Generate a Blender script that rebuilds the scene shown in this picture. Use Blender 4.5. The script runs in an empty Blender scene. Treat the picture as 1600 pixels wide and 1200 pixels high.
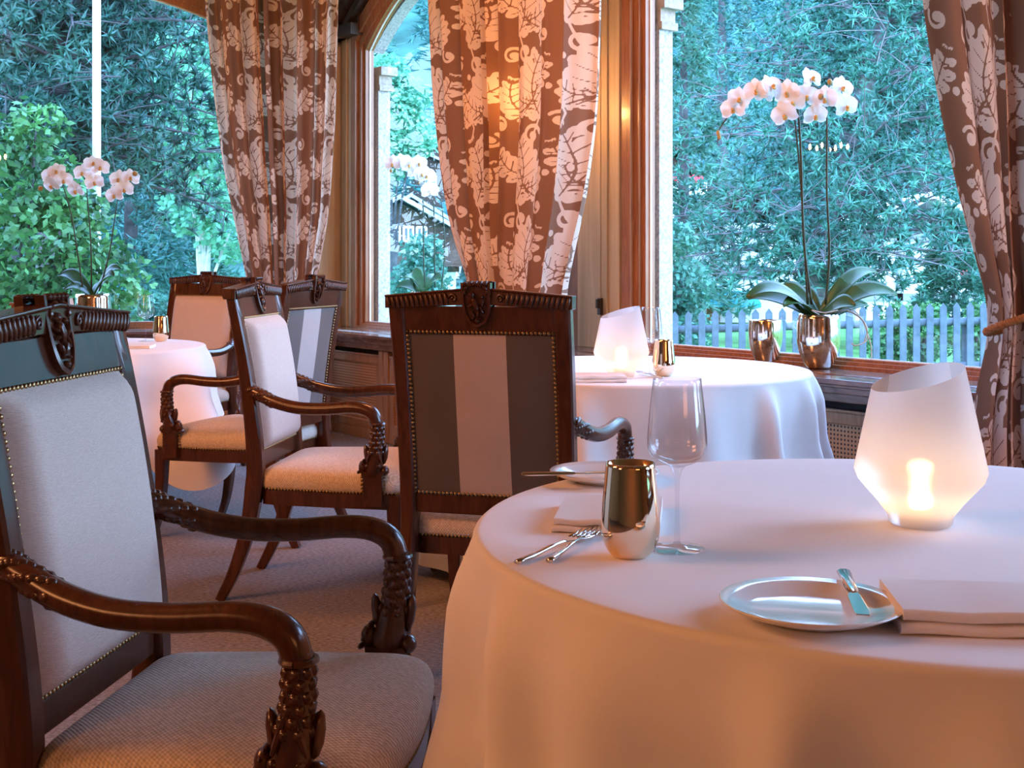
import bpy, bmesh, math, random
import numpy as np
from mathutils import Vector, Matrix
PI = math.pi
S = bpy.context.scene
COL = S.collection
F = 1960.0; HOR = 410.0; CAMH = 1.14

# ------------------------------------------------------------------ camera
cd = bpy.data.cameras.new('camera'); cam = bpy.data.objects.new('camera', cd); COL.objects.link(cam)
cam.location = (0, 0, CAMH); cam.rotation_euler = (PI/2, 0, 0)
cd.sensor_width = 36; cd.lens = 36*F/1600; cd.shift_y = -(600-HOR)/1600
cd.clip_start = 0.02; cd.clip_end = 600
cd.dof.use_dof = False
S.camera = cam
S.view_settings.view_transform = 'Standard'; S.view_settings.look = 'None'
S.view_settings.exposure = 0.35; S.view_settings.gamma = 1; S.view_settings.use_curve_mapping = False

# ------------------------------------------------------------------ sky (blue hour)
w = bpy.data.worlds.new('world'); S.world = w; w.use_nodes = True
nt = w.node_tree; nt.nodes.clear()
out = nt.nodes.new('ShaderNodeOutputWorld'); bg = nt.nodes.new('ShaderNodeBackground')
tc = nt.nodes.new('ShaderNodeTexCoord'); sp = nt.nodes.new('ShaderNodeSeparateXYZ'); rp = nt.nodes.new('ShaderNodeValToRGB')
nt.links.new(tc.outputs['Generated'], sp.inputs[0]); nt.links.new(sp.outputs['Z'], rp.inputs[0])
rp.color_ramp.elements[0].position = 0.0; rp.color_ramp.elements[0].color = (0.46, 0.69, 1.0, 1)
rp.color_ramp.elements[1].position = 0.7; rp.color_ramp.elements[1].color = (0.30, 0.50, 1.0, 1)
nt.links.new(rp.outputs[0], bg.inputs['Color']); bg.inputs['Strength'].default_value = 12.5
nt.links.new(bg.outputs[0], out.inputs[0])

# ------------------------------------------------------------------ unseen warm area lights put in for the tungsten glow
def area(name, loc, target, size, power, col, sy=None):
    l = bpy.data.lights.new(name, 'AREA'); l.energy = power; l.color = col; l.size = size
    if sy: l.shape = 'RECTANGLE'; l.size_y = sy
    o = bpy.data.objects.new(name, l); COL.objects.link(o); o.location = loc
    d = Vector(target)-Vector(loc); o.rotation_euler = d.to_track_quat('-Z', 'Y').to_euler(); return o
def point(name, loc, power, col, r=0.03):
    l = bpy.data.lights.new(name, 'POINT'); l.energy = power; l.color = col; l.shadow_soft_size = r
    o = bpy.data.objects.new(name, l); COL.objects.link(o); o.location = loc; return o
WARM = (1.0, 0.38, 0.14)
area('warm_area_light', (-4.0, -1.2, 2.3), (0.0, 3.6, 0.8), 1.0, 38, WARM)
area('warm_area_light', (0.2, -2.4, 3.0), (0.0, -4.2, 1.5), 1.4, 30, WARM, 0.8)  # wall wash added for gold tumbler reflections and soft front light
area('warm_area_light', (3.0, -3.5, 1.9), (0.0, 3.0, 0.8), 1.8, 22, WARM, 1.2)
area('warm_area_light', (-3.6, 1.8, 3.2), (-0.8, 6.2, 1.3), 1.4, 130, WARM)  # unseen, added to throw more warm light on the curtains
area('warm_area_light', (-0.1, 4.3, 3.25), (-0.4, 6.8, 1.4), 0.8, 45, WARM)

# ------------------------------------------------------------------ helpers
def tag(o, label=None, cat=None, group=None, kind=None):
    if label: o['label'] = label
    if cat: o['category'] = cat
    if group: o['group'] = group
    if kind: o['kind'] = kind
    return o
def thing(name, label, cat, loc=(0,0,0), rz=0, group=None):
    o = bpy.data.objects.new(name, None); COL.objects.link(o); o.location = loc; o.rotation_euler = (0,0,rz)
    o.empty_display_size = 0.05
    return tag(o, label, cat, group)
def copy_tree(o, parent=None):
    c = o.copy(); COL.objects.link(c); c.parent = parent
    for ch in o.children: copy_tree(ch, c)
    return c

class MB:
    def __init__(s): s.v = []; s.f = []; s.m = []
    def add(s, vs, fs, mi=0):
        b = len(s.v); s.v += [(float(p[0]),float(p[1]),float(p[2])) for p in vs]; s.f += [tuple(i+b for i in f) for f in fs]; s.m += [mi]*len(fs); return s
    def box(s, c, d, rz=0, mi=0, M=None):
        vs = []
        for sx in (-1,1):
            for sy in (-1,1):
                for sz in (-1,1):
                    x,y,z = sx*d[0]/2, sy*d[1]/2, sz*d[2]/2
                    if rz: x,y = x*math.cos(rz)-y*math.sin(rz), x*math.sin(rz)+y*math.cos(rz)
                    p = Vector((x,y,z))
                    if M: p = M @ p
                    vs.append((p[0]+c[0], p[1]+c[1], p[2]+c[2]))
        return s.add(vs, [(0,1,3,2),(4,6,7,5),(0,4,5,1),(2,3,7,6),(0,2,6,4),(1,5,7,3)], mi)
    def rings(s, rings, closed=True, cap=True, mi=0):
        n = len(rings[0]); vs = [p for r in rings for p in r]; fs = []
        for i in range(len(rings)-1):
            for j in range(n if closed else n-1):
                k = (j+1) % n
                fs.append((i*n+j, i*n+k, (i+1)*n+k, (i+1)*n+j))
        if cap and closed: fs.append(tuple(range(n-1,-1,-1))); fs.append(tuple((len(rings)-1)*n+j for j in range(n)))
        return s.add(vs, fs, mi)
    def tube(s, pts, rad, seg=8, mi=0, cap=True, flat=1.0):
        pts = [Vector(p) for p in pts]; n = len(pts)
        if not hasattr(rad, '__len__'): rad = [rad]*n
        R = []; prev = None
        for i in range(n):
            t = (pts[min(i+1,n-1)]-pts[max(i-1,0)]).normalized()
            if prev is None:
                a = Vector((0,0,1)) if abs(t.z) < 0.9 else Vector((1,0,0))
                u = t.cross(a).normalized()
            else:
                u = (prev - t*prev.dot(t)); u = u.normalized() if u.length > 1e-6 else t.orthogonal().normalized()
            prev = u; v = t.cross(u)
            R.append([pts[i]+u*(math.cos(2*PI*j/seg)*rad[i])+v*(math.sin(2*PI*j/seg)*rad[i]*flat) for j in range(seg)])
        return s.rings(R, True, cap, mi)
    def lathe(s, prof, seg=32, c=(0,0,0), mi=0, cap=False):
        R = [[(c[0]+r*math.cos(2*PI*j/seg), c[1]+r*math.sin(2*PI*j/seg), c[2]+z) for j in range(seg)] for r,z in prof]
        return s.rings(R, True, cap, mi)
    def blob(s, c, r, M=None, nu=8, nv=5, mi=0):
        if not hasattr(r,'__len__'): r = (r,r,r)
        R = []
        for i in range(nv+1):
            a = -PI/2+PI*i/nv; ca = max(math.cos(a), 0.02)
            ring = []
            for j in range(nu):
                p = Vector((r[0]*ca*math.cos(2*PI*j/nu), r[1]*ca*math.sin(2*PI*j/nu), r[2]*math.sin(a)))
                if M: p = M @ p
                ring.append((p[0]+c[0], p[1]+c[1], p[2]+c[2]))
            R.append(ring)
        return s.rings(R, True, True, mi)
    def prism(s, pts, z0, z1, mi=0, f=None):   # outline in xy, extruded z0..z1; f maps (x,y,z)
        n = len(pts); f = f or (lambda x,y,z:(x,y,z))
        vs = [f(x,y,z0) for x,y in pts]+[f(x,y,z1) for x,y in pts]
        fs = [tuple(range(n-1,-1,-1)), tuple(range(n,2*n))]+[(j,(j+1)%n,(j+1)%n+n,j+n) for j in range(n)]
        return s.add(vs, fs, mi)
    def grid(s, fn, nu, nv, mi=0, wrap=False):
        vs = [fn(i/nu, j/nv) for j in range(nv+1) for i in range(nu+(0 if wrap else 1))]
        w_ = nu if wrap else nu+1; fs = []
        for j in range(nv):
            for i in range(nu):
                k = (i+1) % w_ if wrap else i+1
                fs.append((j*w_+i, j*w_+k, (j+1)*w_+k, (j+1)*w_+i))
        return s.add(vs, fs, mi)
    def build(s, name, mats, parent=None, smooth=False, bevel=0, fix=True, auto=None, sub=0, solid=0, loc=None):
        me = bpy.data.meshes.new(name); me.from_pydata(s.v, [], s.f)
        if not isinstance(mats, (list,tuple)): mats = [mats]
        for m_ in mats: me.materials.append(m_)
        if len(mats) > 1: me.polygons.foreach_set('material_index', s.m)
        if fix:
            bm = bmesh.new(); bm.from_mesh(me); bmesh.ops.recalc_face_normals(bm, faces=bm.faces[:]); bm.to_mesh(me); bm.free()
        if smooth: me.polygons.foreach_set('use_smooth', [True]*len(me.polygons))
        if smooth and auto:
            me.set_sharp_from_angle(angle=math.radians(auto))
        o = bpy.data.objects.new(name, me); COL.objects.link(o)
        if parent: o.parent = parent
        if loc: o.location = loc
        if solid: md = o.modifiers.new('s','SOLIDIFY'); md.thickness = solid; md.offset = 0
        if bevel: md = o.modifiers.new('b','BEVEL'); md.width = bevel; md.segments = 2; md.limit_method = 'ANGLE'; md.angle_limit = 0.7
        if sub: md = o.modifiers.new('u','SUBSURF'); md.levels = sub; md.render_levels = sub
        return o
def cr(pts, n=6):   # catmull-rom through points (any dimension)
    P = [Vector(p) for p in pts]; P = [P[0]*2-P[1]]+P+[P[-1]*2-P[-2]]; o = []
    for i in range(1, len(P)-2):
        for k in range(n):
            t = k/n; a,b,c,d = P[i-1],P[i],P[i+1],P[i+2]
            o.append(0.5*((2*b)+(c-a)*t+(2*a-5*b+4*c-d)*t*t+(3*b-a-3*c+d)*t**3))
    o.append(P[-2]); return o
def psin(x): return max(0.0, math.sin(x))
def lerp(a,b,t): return a+(b-a)*t
def itp(x, xs, ys): return float(np.interp(x, xs, ys))

# ------------------------------------------------------------------ materials
def newmat(name):
    m = bpy.data.materials.new(name); m.use_nodes = True
    n = m.node_tree.nodes; b = n['Principled BSDF']; return m, m.node_tree, b
def nd(t, k, **kw):
    n = t.nodes.new(k)
    for a,b in kw.items(): setattr(n, a, b)
    return n
def plain(name, c, rough=0.5, metal=0, spec=0.5, var=0.0, scale=20, bump=0, bscale=60, coat=0, sheen=0):
    m,t,b = newmat(name); b.inputs['Roughness'].default_value = rough; b.inputs['Metallic'].default_value = metal
    b.inputs['Specular IOR Level'].default_value = spec
    if coat: b.inputs['Coat Weight'].default_value = coat; b.inputs['Coat Roughness'].default_value = 0.08
    if sheen: b.inputs['Sheen Weight'].default_value = sheen
    tcn = nd(t,'ShaderNodeTexCoord'); nz = nd(t,'ShaderNodeTexNoise'); nz.inputs['Scale'].default_value = scale; nz.inputs['Detail'].default_value = 5
    t.links.new(tcn.outputs['Object'], nz.inputs['Vector'])
    r = nd(t,'ShaderNodeValToRGB'); r.color_ramp.elements[0].position = 0.3; r.color_ramp.elements[1].position = 0.7
    r.color_ramp.elements[0].color = tuple(x*(1-var) for x in c)+(1,); r.color_ramp.elements[1].color = tuple(min(1,x*(1+var)) for x in c)+(1,)
    t.links.new(nz.outputs[0], r.inputs[0]); t.links.new(r.outputs[0], b.inputs['Base Color'])
    if bump:
        n2 = nd(t,'ShaderNodeTexNoise'); n2.inputs['Scale'].default_value = bscale; n2.inputs['Detail'].default_value = 4
        t.links.new(tcn.outputs['Object'], n2.inputs['Vector'])
        bp = nd(t,'ShaderNodeBump'); bp.inputs['Strength'].default_value = bump; bp.inputs['Distance'].default_value = 0.01
        t.links.new(n2.outputs[0], bp.inputs['Height']); t.links.new(bp.outputs[0], b.inputs['Normal'])
    return m
def wood(name, c1, c2, rough=0.4, sc=(30,30,2), coat=0, spec=0.5, bump=0.05):
    m,t,b = newmat(name); b.inputs['Roughness'].default_value = rough; b.inputs['Specular IOR Level'].default_value = spec
    if coat: b.inputs['Coat Weight'].default_value = coat; b.inputs['Coat Roughness'].default_value = 0.1
    tcn = nd(t,'ShaderNodeTexCoord'); mp = nd(t,'ShaderNodeMapping'); mp.inputs['Scale'].default_value = sc
    nz = nd(t,'ShaderNodeTexNoise'); nz.inputs['Scale'].default_value = 1.0; nz.inputs['Detail'].default_value = 6; nz.inputs['Distortion'].default_value = 1.2
    t.links.new(tcn.outputs['Object'], mp.inputs[0]); t.links.new(mp.outputs[0], nz.inputs['Vector'])
    r = nd(t,'ShaderNodeValToRGB'); r.color_ramp.elements[0].position = 0.3; r.color_ramp.elements[1].position = 0.72
    r.color_ramp.elements[0].color = c1+(1,); r.color_ramp.elements[1].color = c2+(1,)
    t.links.new(nz.outputs[0], r.inputs[0]); t.links.new(r.outputs[0], b.inputs['Base Color'])
    bp = nd(t,'ShaderNodeBump'); bp.inputs['Strength'].default_value = bump; bp.inputs['Distance'].default_value = 0.004
    t.links.new(nz.outputs[0], bp.inputs['Height']); t.links.new(bp.outputs[0], b.inputs['Normal'])
    return m
def weave(name, c1, c2, k=900.0, strength=0.6, rough=0.85, sheen=0.2):
    m,t,b = newmat(name); b.inputs['Roughness'].default_value = rough; b.inputs['Sheen Weight'].default_value = sheen
    b.inputs['Specular IOR Level'].default_value = 0.2
    tcn = nd(t,'ShaderNodeTexCoord'); sx = nd(t,'ShaderNodeSeparateXYZ'); t.links.new(tcn.outputs['Object'], sx.inputs[0])
    def mth(op, a, bb=None):
        n = nd(t,'ShaderNodeMath', operation=op)
        for i,q in enumerate((a,bb)):
            if q is None: continue
            if isinstance(q,(int,float)): n.inputs[i].default_value = q
            else: t.links.new(q, n.inputs[i])
        return n.outputs[0]
    a = mth('SINE', mth('MULTIPLY', sx.outputs[0], k)); s2 = mth('ADD', sx.outputs[1], sx.outputs[2])
    d = mth('SINE', mth('MULTIPLY', s2, k)); p = mth('MULTIPLY', a, d)
    nz = nd(t,'ShaderNodeTexNoise'); nz.inputs['Scale'].default_value = 120; t.links.new(tcn.outputs['Object'], nz.inputs['Vector'])
    h = mth('ADD', mth('MULTIPLY', p, 0.35), nz.outputs[0])
    r = nd(t,'ShaderNodeValToRGB'); r.color_ramp.elements[0].position = 0.15; r.color_ramp.elements[1].position = 0.85
    r.color_ramp.elements[0].color = c1+(1,); r.color_ramp.elements[1].color = c2+(1,)
    t.links.new(h, r.inputs[0]); t.links.new(r.outputs[0], b.inputs['Base Color'])
    bp = nd(t,'ShaderNodeBump'); bp.inputs['Strength'].default_value = strength; bp.inputs['Distance'].default_value = 0.0015
    t.links.new(h, bp.inputs['Height']); t.links.new(bp.outputs[0], b.inputs['Normal'])
    return m
def thin_glass(name, tint=(1,1,1), ior=1.5, rough=0.0, boost=1.0, base=0.0):
    m = bpy.data.materials.new(name); m.use_nodes = True; t = m.node_tree; t.nodes.clear()
    o = nd(t,'ShaderNodeOutputMaterial'); mx = nd(t,'ShaderNodeMixShader'); tr = nd(t,'ShaderNodeBsdfTransparent'); gl = nd(t,'ShaderNodeBsdfGlossy')
    tr.inputs[0].default_value = tint+(1,); gl.inputs['Roughness'].default_value = rough
    lw_ = nd(t,'ShaderNodeLayerWeight'); lw_.inputs[0].default_value = 0.5
    fr = nd(t,'ShaderNodeMath', operation='POWER'); t.links.new(lw_.outputs['Facing'], fr.inputs[0]); fr.inputs[1].default_value = 4.0
    mm = nd(t,'ShaderNodeMath', operation='MULTIPLY_ADD'); mm.inputs[1].default_value = boost; mm.inputs[2].default_value = base; mm.use_clamp = True
    t.links.new(fr.outputs[0], mm.inputs[0]); t.links.new(mm.outputs[0], mx.inputs[0])
    t.links.new(tr.outputs[0], mx.inputs[1]); t.links.new(gl.outputs[0], mx.inputs[2]); t.links.new(mx.outputs[0], o.inputs[0])
    return m
def foliage(name, c1, c2, scale=2.0, transl=0.3, rough=0.6):
    m = bpy.data.materials.new(name); m.use_nodes = True; t = m.node_tree; t.nodes.clear()
    o = nd(t,'ShaderNodeOutputMaterial'); mx = nd(t,'ShaderNodeMixShader'); df = nd(t,'ShaderNodeBsdfPrincipled'); tl = nd(t,'ShaderNodeBsdfTranslucent')
    df.inputs['Roughness'].default_value = rough
    tcn = nd(t,'ShaderNodeTexCoord'); nz = nd(t,'ShaderNodeTexNoise'); nz.inputs['Scale'].default_value = scale; nz.inputs['Detail'].default_value = 3
    t.links.new(tcn.outputs['Object'], nz.inputs['Vector'])
    r = nd(t,'ShaderNodeValToRGB'); r.color_ramp.elements[0].position = 0.35; r.color_ramp.elements[1].position = 0.65
    r.color_ramp.elements[0].color = c1+(1,); r.color_ramp.elements[1].color = c2+(1,)
    t.links.new(nz.outputs[0], r.inputs[0]); t.links.new(r.outputs[0], df.inputs['Base Color']); t.links.new(r.outputs[0], tl.inputs[0])
    mx.inputs[0].default_value = transl
    t.links.new(df.outputs[0], mx.inputs[1]); t.links.new(tl.outputs[0], mx.inputs[2]); t.links.new(mx.outputs[0], o.inputs[0])
    return m
def emis(name, c, s):
    m = bpy.data.materials.new(name); m.use_nodes = True; t = m.node_tree; t.nodes.clear()
    o = nd(t,'ShaderNodeOutputMaterial'); e = nd(t,'ShaderNodeEmission'); e.inputs[0].default_value = c+(1,); e.inputs[1].default_value = s
    t.links.new(e.outputs[0], o.inputs[0]); return m

MW = wood('mahogany', (0.036,0.0095,0.004), (0.088,0.024,0.0095), 0.26, (40,40,6), coat=0.25)
MWD = wood('carved_mahogany', (0.032,0.008,0.004), (0.085,0.024,0.010), 0.3, (60,60,20), coat=0.3)
BRASS = plain('antique_brass', (0.34,0.23,0.11), 0.35, 1.0, var=0.25, scale=200)
LINEN = weave('woven_linen', (0.42,0.33,0.25), (0.74,0.62,0.51), 760, 0.9)
LINEN2 = wood('fine_linen', (0.50,0.40,0.34), (0.66,0.54,0.47), 0.85, (110,110,900), spec=0.15, bump=0.35)
STR_D = plain('satin_brown', (0.085,0.066,0.060), 0.5, 0, 0.4, var=0.08, scale=8, sheen=0.3)
STR_L = plain('satin_taupe', (0.42,0.34,0.31), 0.5, 0, 0.4, var=0.06, scale=8, sheen=0.3)
CLOTH = plain('white_damask_cloth', (0.83,0.80,0.79), 0.75, 0, 0.25, var=0.015, scale=6, bump=0.04, bscale=900, sheen=0.15)
NAPK = plain('white_napkin', (0.83,0.79,0.76), 0.8, 0, 0.2, var=0.02, scale=10, bump=0.06, bscale=800)
CHINA = plain('white_china', (0.82,0.80,0.78), 0.12, 0, 0.6, var=0.01, coat=0.6)
STEEL = plain('polished_steel', (0.72,0.70,0.68), 0.12, 1.0, var=0.03)
MIRROR = plain('mirror_gold_steel', (0.93,0.76,0.56), 0.04, 1.0, var=0.02)
GLASS = thin_glass('clear_crystal', (0.97,0.97,0.975), 1.45, 0.0, 0.75, 0.055)
PANE = thin_glass('window_glass', (0.95,0.985,0.99), 1.5, 0.0, 0.7, 0.045)
FRAMEW = wood('window_frame_wood', (0.20,0.075,0.028), (0.38,0.16,0.062), 0.35, (60,60,4), coat=0.15)
BLOND = wood('blond_wood', (0.46,0.335,0.18), (0.66,0.50,0.30), 0.45, (14,14,1.0), bump=0.08)
SILLW = wood('sill_wood', (0.070,0.030,0.016), (0.17,0.085,0.045), 0.22, (8,8,30), coat=0.3)
PANELW = wood('panel_wood', (0.20,0.10,0.045), (0.36,0.20,0.10), 0.42, (30,30,5))
DARKW = wood('dark_beam_wood', (0.022,0.012,0.008), (0.06,0.032,0.02), 0.5, (20,20,5))
STONE = plain('granite', (0.45,0.45,0.46), 0.9, 0, 0.2, var=0.35, scale=60, bump=0.3, bscale=120)
STONEC = plain('brown_stone_capital', (0.40,0.34,0.29), 0.9, 0, 0.2, var=0.2, scale=40, bump=0.3, bscale=60)
PLASTER = plain('warm_plaster', (0.42,0.29,0.17), 0.9, 0, 0.2, var=0.08, scale=3)
SLOT_SHADE = plain('slot_shade', (0.012,0.010,0.009), 0.9)
def carpet_mat():
    m,t,b = newmat('carpet'); b.inputs['Roughness'].default_value = 0.95; b.inputs['Specular IOR Level'].default_value = 0.1
    tcn = nd(t,'ShaderNodeTexCoord'); mp = nd(t,'ShaderNodeMapping'); mp.inputs['Scale'].default_value = (60,160,1)
    nz = nd(t,'ShaderNodeTexNoise'); nz.inputs['Scale'].default_value = 1; nz.inputs['Detail'].default_value = 6; nz.inputs['Roughness'].default_value = 0.7
    t.links.new(tcn.outputs['Object'], mp.inputs[0]); t.links.new(mp.outputs[0], nz.inputs['Vector'])
    r = nd(t,'ShaderNodeValToRGB'); r.color_ramp.elements[0].position = 0.36; r.color_ramp.elements[1].position = 0.66
    r.color_ramp.elements[0].color = (0.105,0.088,0.080,1); r.color_ramp.elements[1].color = (0.33,0.29,0.275,1)
    t.links.new(nz.outputs[0], r.inputs[0]); t.links.new(r.outputs[0], b.inputs['Base Color'])
    bp = nd(t,'ShaderNodeBump'); bp.inputs['Strength'].default_value = 0.6; bp.inputs['Distance'].default_value = 0.006
    t.links.new(nz.outputs[0], bp.inputs['Height']); t.links.new(bp.outputs[0], b.inputs['Normal']); return m
CARPET = carpet_mat()
def cane_mat():
    m,t,b = newmat('woven_cane'); b.inputs['Roughness'].default_value = 0.5
    tcn = nd(t,'ShaderNodeTexCoord'); sx = nd(t,'ShaderNodeSeparateXYZ'); t.links.new(tcn.outputs['Object'], sx.inputs[0])
    def mth(op, a, bb=None, c=None):
        n = nd(t,'ShaderNodeMath', operation=op)
        for i,q in enumerate((a,bb,c)):
            if q is None: continue
            if isinstance(q,(int,float)): n.inputs[i].default_value = q
            else: t.links.new(q, n.inputs[i])
        return n.outputs[0]
    P = 0.0175
    fx = mth('SUBTRACT', mth('FRACT', mth('DIVIDE', sx.outputs[0], P)), 0.5); fz = mth('SUBTRACT', mth('FRACT', mth('DIVIDE', sx.outputs[2], P)), 0.5)
    d = mth('SQRT', mth('ADD', mth('MULTIPLY', fx, fx), mth('MULTIPLY', fz, fz)))
    h = mth('LESS_THAN', d, 0.27)
    mx = nd(t,'ShaderNodeMix', data_type='RGBA'); mx.inputs[6].default_value = (0.42,0.22,0.10,1); mx.inputs[7].default_value = (0.02,0.010,0.006,1)
    t.links.new(h, mx.inputs[0]); t.links.new(mx.outputs[2], b.inputs['Base Color']); return m
CANE = cane_mat()

# ================================================================== THE ROOM
U = Vector((-0.591, 0.807, 0)).normalized(); N = Vector((0.807, 0.591, 0)).normalized()   # right wall: along, outward
P0 = Vector((1.604, 5.24, 0)); ND = N.dot(P0)
SILL = 0.68; SPR = 2.74; RISE = 0.42; CEIL = 3.60; SD = 0.45
CORN = P0+U*4.795
W1d = Vector((-1.37,-0.34,0)).normalized(); W1n = Vector((-W1d.y, W1d.x, 0))   # outward normal of back wall
if W1n.y < 0: W1n = -W1n
def rw(t, off, z): p = P0+U*t+N*off; return (p.x, p.y, z)       # off>0: outside
def bw(t, off, z): p = CORN+W1d*t+W1n*off; return (p.x, p.y, z)
def on_plane(px, off=0.0):   # along-wall t on right wall plane shifted by off, seen under image column px (for measuring)
    k = (px-800)/F; Y = (ND+off)/(N.x*k+N.y); p = Vector((k*Y, Y, 0)); return (p-P0).dot(U), Y

def arch_pts(t0, t1, n=20):
    c = (t0+t1)/2; a = (t1-t0)/2; RISE = .42 if a < 1.5 else .47
    return [(t0+(t1-t0)*i/n, SPR+RISE*(1-((t0+(t1-t0)*i/n-c)/a)**2)) for i in range(n+1)]
def wall_with_windows(name, mp, tA, tB, wins, mats, th=0.06, inner=0.03):
    mb = MB()
    def quad(a,b,c,d,mi=0):
        for off0,off1 in ((inner,th),):
            vs = [mp(a[0],off0,a[1]),mp(b[0],off0,b[1]),mp(c[0],off0,c[1]),mp(d[0],off0,d[1]),
                  mp(a[0],off1,a[1]),mp(b[0],off1,b[1]),mp(c[0],off1,c[1]),mp(d[0],off1,d[1])]
            mb.add(vs, [(0,1,2,3),(7,6,5,4),(0,4,5,1),(1,5,6,2),(2,6,7,3),(3,7,4,0)], mi)
    cur = tA
    for (a,b) in sorted(wins):
        quad((cur,0),(a,0),(a,CEIL),(cur,CEIL))
        quad((a,0),(b,0),(b,SILL),(a,SILL))
        pts = arch_pts(a,b)
        for i in range(len(pts)-1):
            quad(pts[i], pts[i+1], (pts[i+1][0],CEIL), (pts[i][0],CEIL), 0)
        cur = b
    quad((cur,0),(tB,0),(tB,CEIL),(cur,CEIL))
    o = mb.build(name, mats); tag(o, kind='structure'); return o
W3L = 1.645; W2 = (2.62, 4.555); W3 = (-0.85, W3L); W4 = (-3.6, -1.55); W5 = (-6.3,-4.3)
WB = (0.35, 3.95); WB2 = None
wall_with_windows('wall_right', rw, -7.2, 4.95, [W2, W3, W4, W5], [BLOND])
wall_with_windows('wall_back', bw, -0.08, 7.2, [WB], [BLOND])
pBL = bw(7.2,0.1,0); pFR = rw(-7.2,0.1,0)
YB = -4.2
def vwall(name, a, b, mat, th=0.1):
    a = Vector(a); b = Vector(b); d = (b-a); n = Vector((d.y,-d.x,0)).normalized()*th
    mb = MB(); mb.add([a,b,b+n,a+n]+[Vector((q.x,q.y,CEIL)) for q in (a,b,b+n,a+n)], [(0,1,2,3),(4,5,6,7),(0,1,5,4),(1,2,6,5),(2,3,7,6),(3,0,4,7)])
    o = mb.build(name, mat); tag(o, kind='structure'); return o
vwall('wall_left', (pBL[0],YB,0), (pBL[0],pBL[1],0), PLASTER)
vwall('wall_front', (pBL[0],YB,0), (pFR[0],YB,0), PLASTER)
vwall('wall_side', (pFR[0],YB,0), (pFR[0],pFR[1],0), PLASTER)
poly = [(pBL[0]-.1,YB-.1),(pFR[0]+.1,YB-.1),(pFR[0]+.1,pFR[1]+.05),rw(4.95,.33,0)[:2],bw(-.05,.33,0)[:2],bw(7.2,.33,0)[:2],(pBL[0]-.1,pBL[1]+.1)]
o = MB().prism(poly, -0.06, 0.0).build('floor', CARPET); tag(o, kind='structure')
o = MB().prism(poly, CEIL, CEIL+0.06).build('ceiling', wood('ceiling_wood',(0.20,0.11,0.055),(0.34,0.20,0.11),0.5,(3,20,3))); tag(o, kind='structure')

# windows: frame, pane, outside stone reveal
def window(n, mp, t0, t1, cols=True):
    root = bpy.data.objects.new('window_%d' % n, None); COL.objects.link(root); tag(root, kind='structure')
    fw = 0.10
    def band(mb, inset0, inset1, o0, o1):    # picture-frame ring following the arch between two insets
        def ring(ins, off):
            a = t0+ins; b = t1-ins; P = [(a, SILL+max(0,ins)*0.42)]
            for (t,z) in arch_pts(t0,t1,24): P.append((a+(t-t0)/(t1-t0)*(b-a), z-ins))
            P.append((b, SILL+max(0,ins)*0.42)); return [mp(t,off,z) for t,z in P]
        R = [ring(inset0,o0), ring(inset0,o1), ring(inset1,o1), ring(inset1,o0), ring(inset0,o0)]
        mb.rings(R, True, False)
    mb = MB(); band(mb, -0.03, 0.035, -0.05, 0.10); band(mb, 0.035, 0.075, -0.025, 0.07); band(mb, 0.075, 0.105, -0.005, 0.06)
    mb.build('window_frame', FRAMEW, root)
    mb = MB(); band(mb, 0.103, 0.112, 0.022, 0.034)
    mb.build('glazing_bead', plain('pale_bead',(0.62,0.66,0.68),0.4), root)
    mb = MB(); P = [(t0+.105, SILL+.045)]+[(t0+.105+(t-t0)/(t1-t0)*(t1-t0-.21), z-.105) for t,z in arch_pts(t0,t1,24)]+[(t1-.105, SILL+.045)]
    mb.add([mp(t,0.028,z) for t,z in P], [tuple(range(len(P)))])
    mb.build('glass_pane', PANE, root, fix=False)
    # stone pilasters, capitals and arch outside
    if cols:
        mb = MB(); mc = MB()
        def sbox(m_, ta,tb,oa,ob,za,zb):
            m_.add([mp(ta,oa,za),mp(tb,oa,za),mp(tb,ob,za),mp(ta,ob,za),mp(ta,oa,zb),mp(tb,oa,zb),mp(tb,ob,zb),mp(ta,ob,zb)],
                   [(0,1,2,3),(4,5,6,7),(0,1,5,4),(1,2,6,5),(2,3,7,6),(3,0,4,7)])
        for (ta,tb) in ((t0-.25, t0+.085), (t1-.085, t1+.25)):
            sbox(mb, ta,tb, .11,.205, -0.3,2.36)
            sbox(mc, ta-.02,tb+.02,.11,.225, 2.36,2.40); sbox(mc, ta-.01,tb+.01,.11,.215, 2.40,2.47); sbox(mc, ta-.04,tb+.04,.11,.245, 2.47,2.53)
        P = arch_pts(t0,t1,24)
        for i in range(24):
            a,b = P[i],P[i+1]
            mb.add([mp(a[0],.11,a[1]-.10),mp(b[0],.11,b[1]-.10),mp(b[0],.11,b[1]+.2),mp(a[0],.11,a[1]+.2),
                    mp(a[0],.205,a[1]-.10),mp(b[0],.205,b[1]-.10),mp(b[0],.205,b[1]+.2),mp(a[0],.205,a[1]+.2)],
                   [(0,1,2,3),(4,5,6,7),(0,1,5,4),(2,3,7,6)])
        mb.build('stone_surround', STONE, root); mc.build('stone_capital', STONEC, root)
window(1, bw, *WB); window(2, rw, *W2); window(3, rw, *W3); window(4, rw, *W4, cols=False); window(5, rw, *W5, cols=False)

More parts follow.
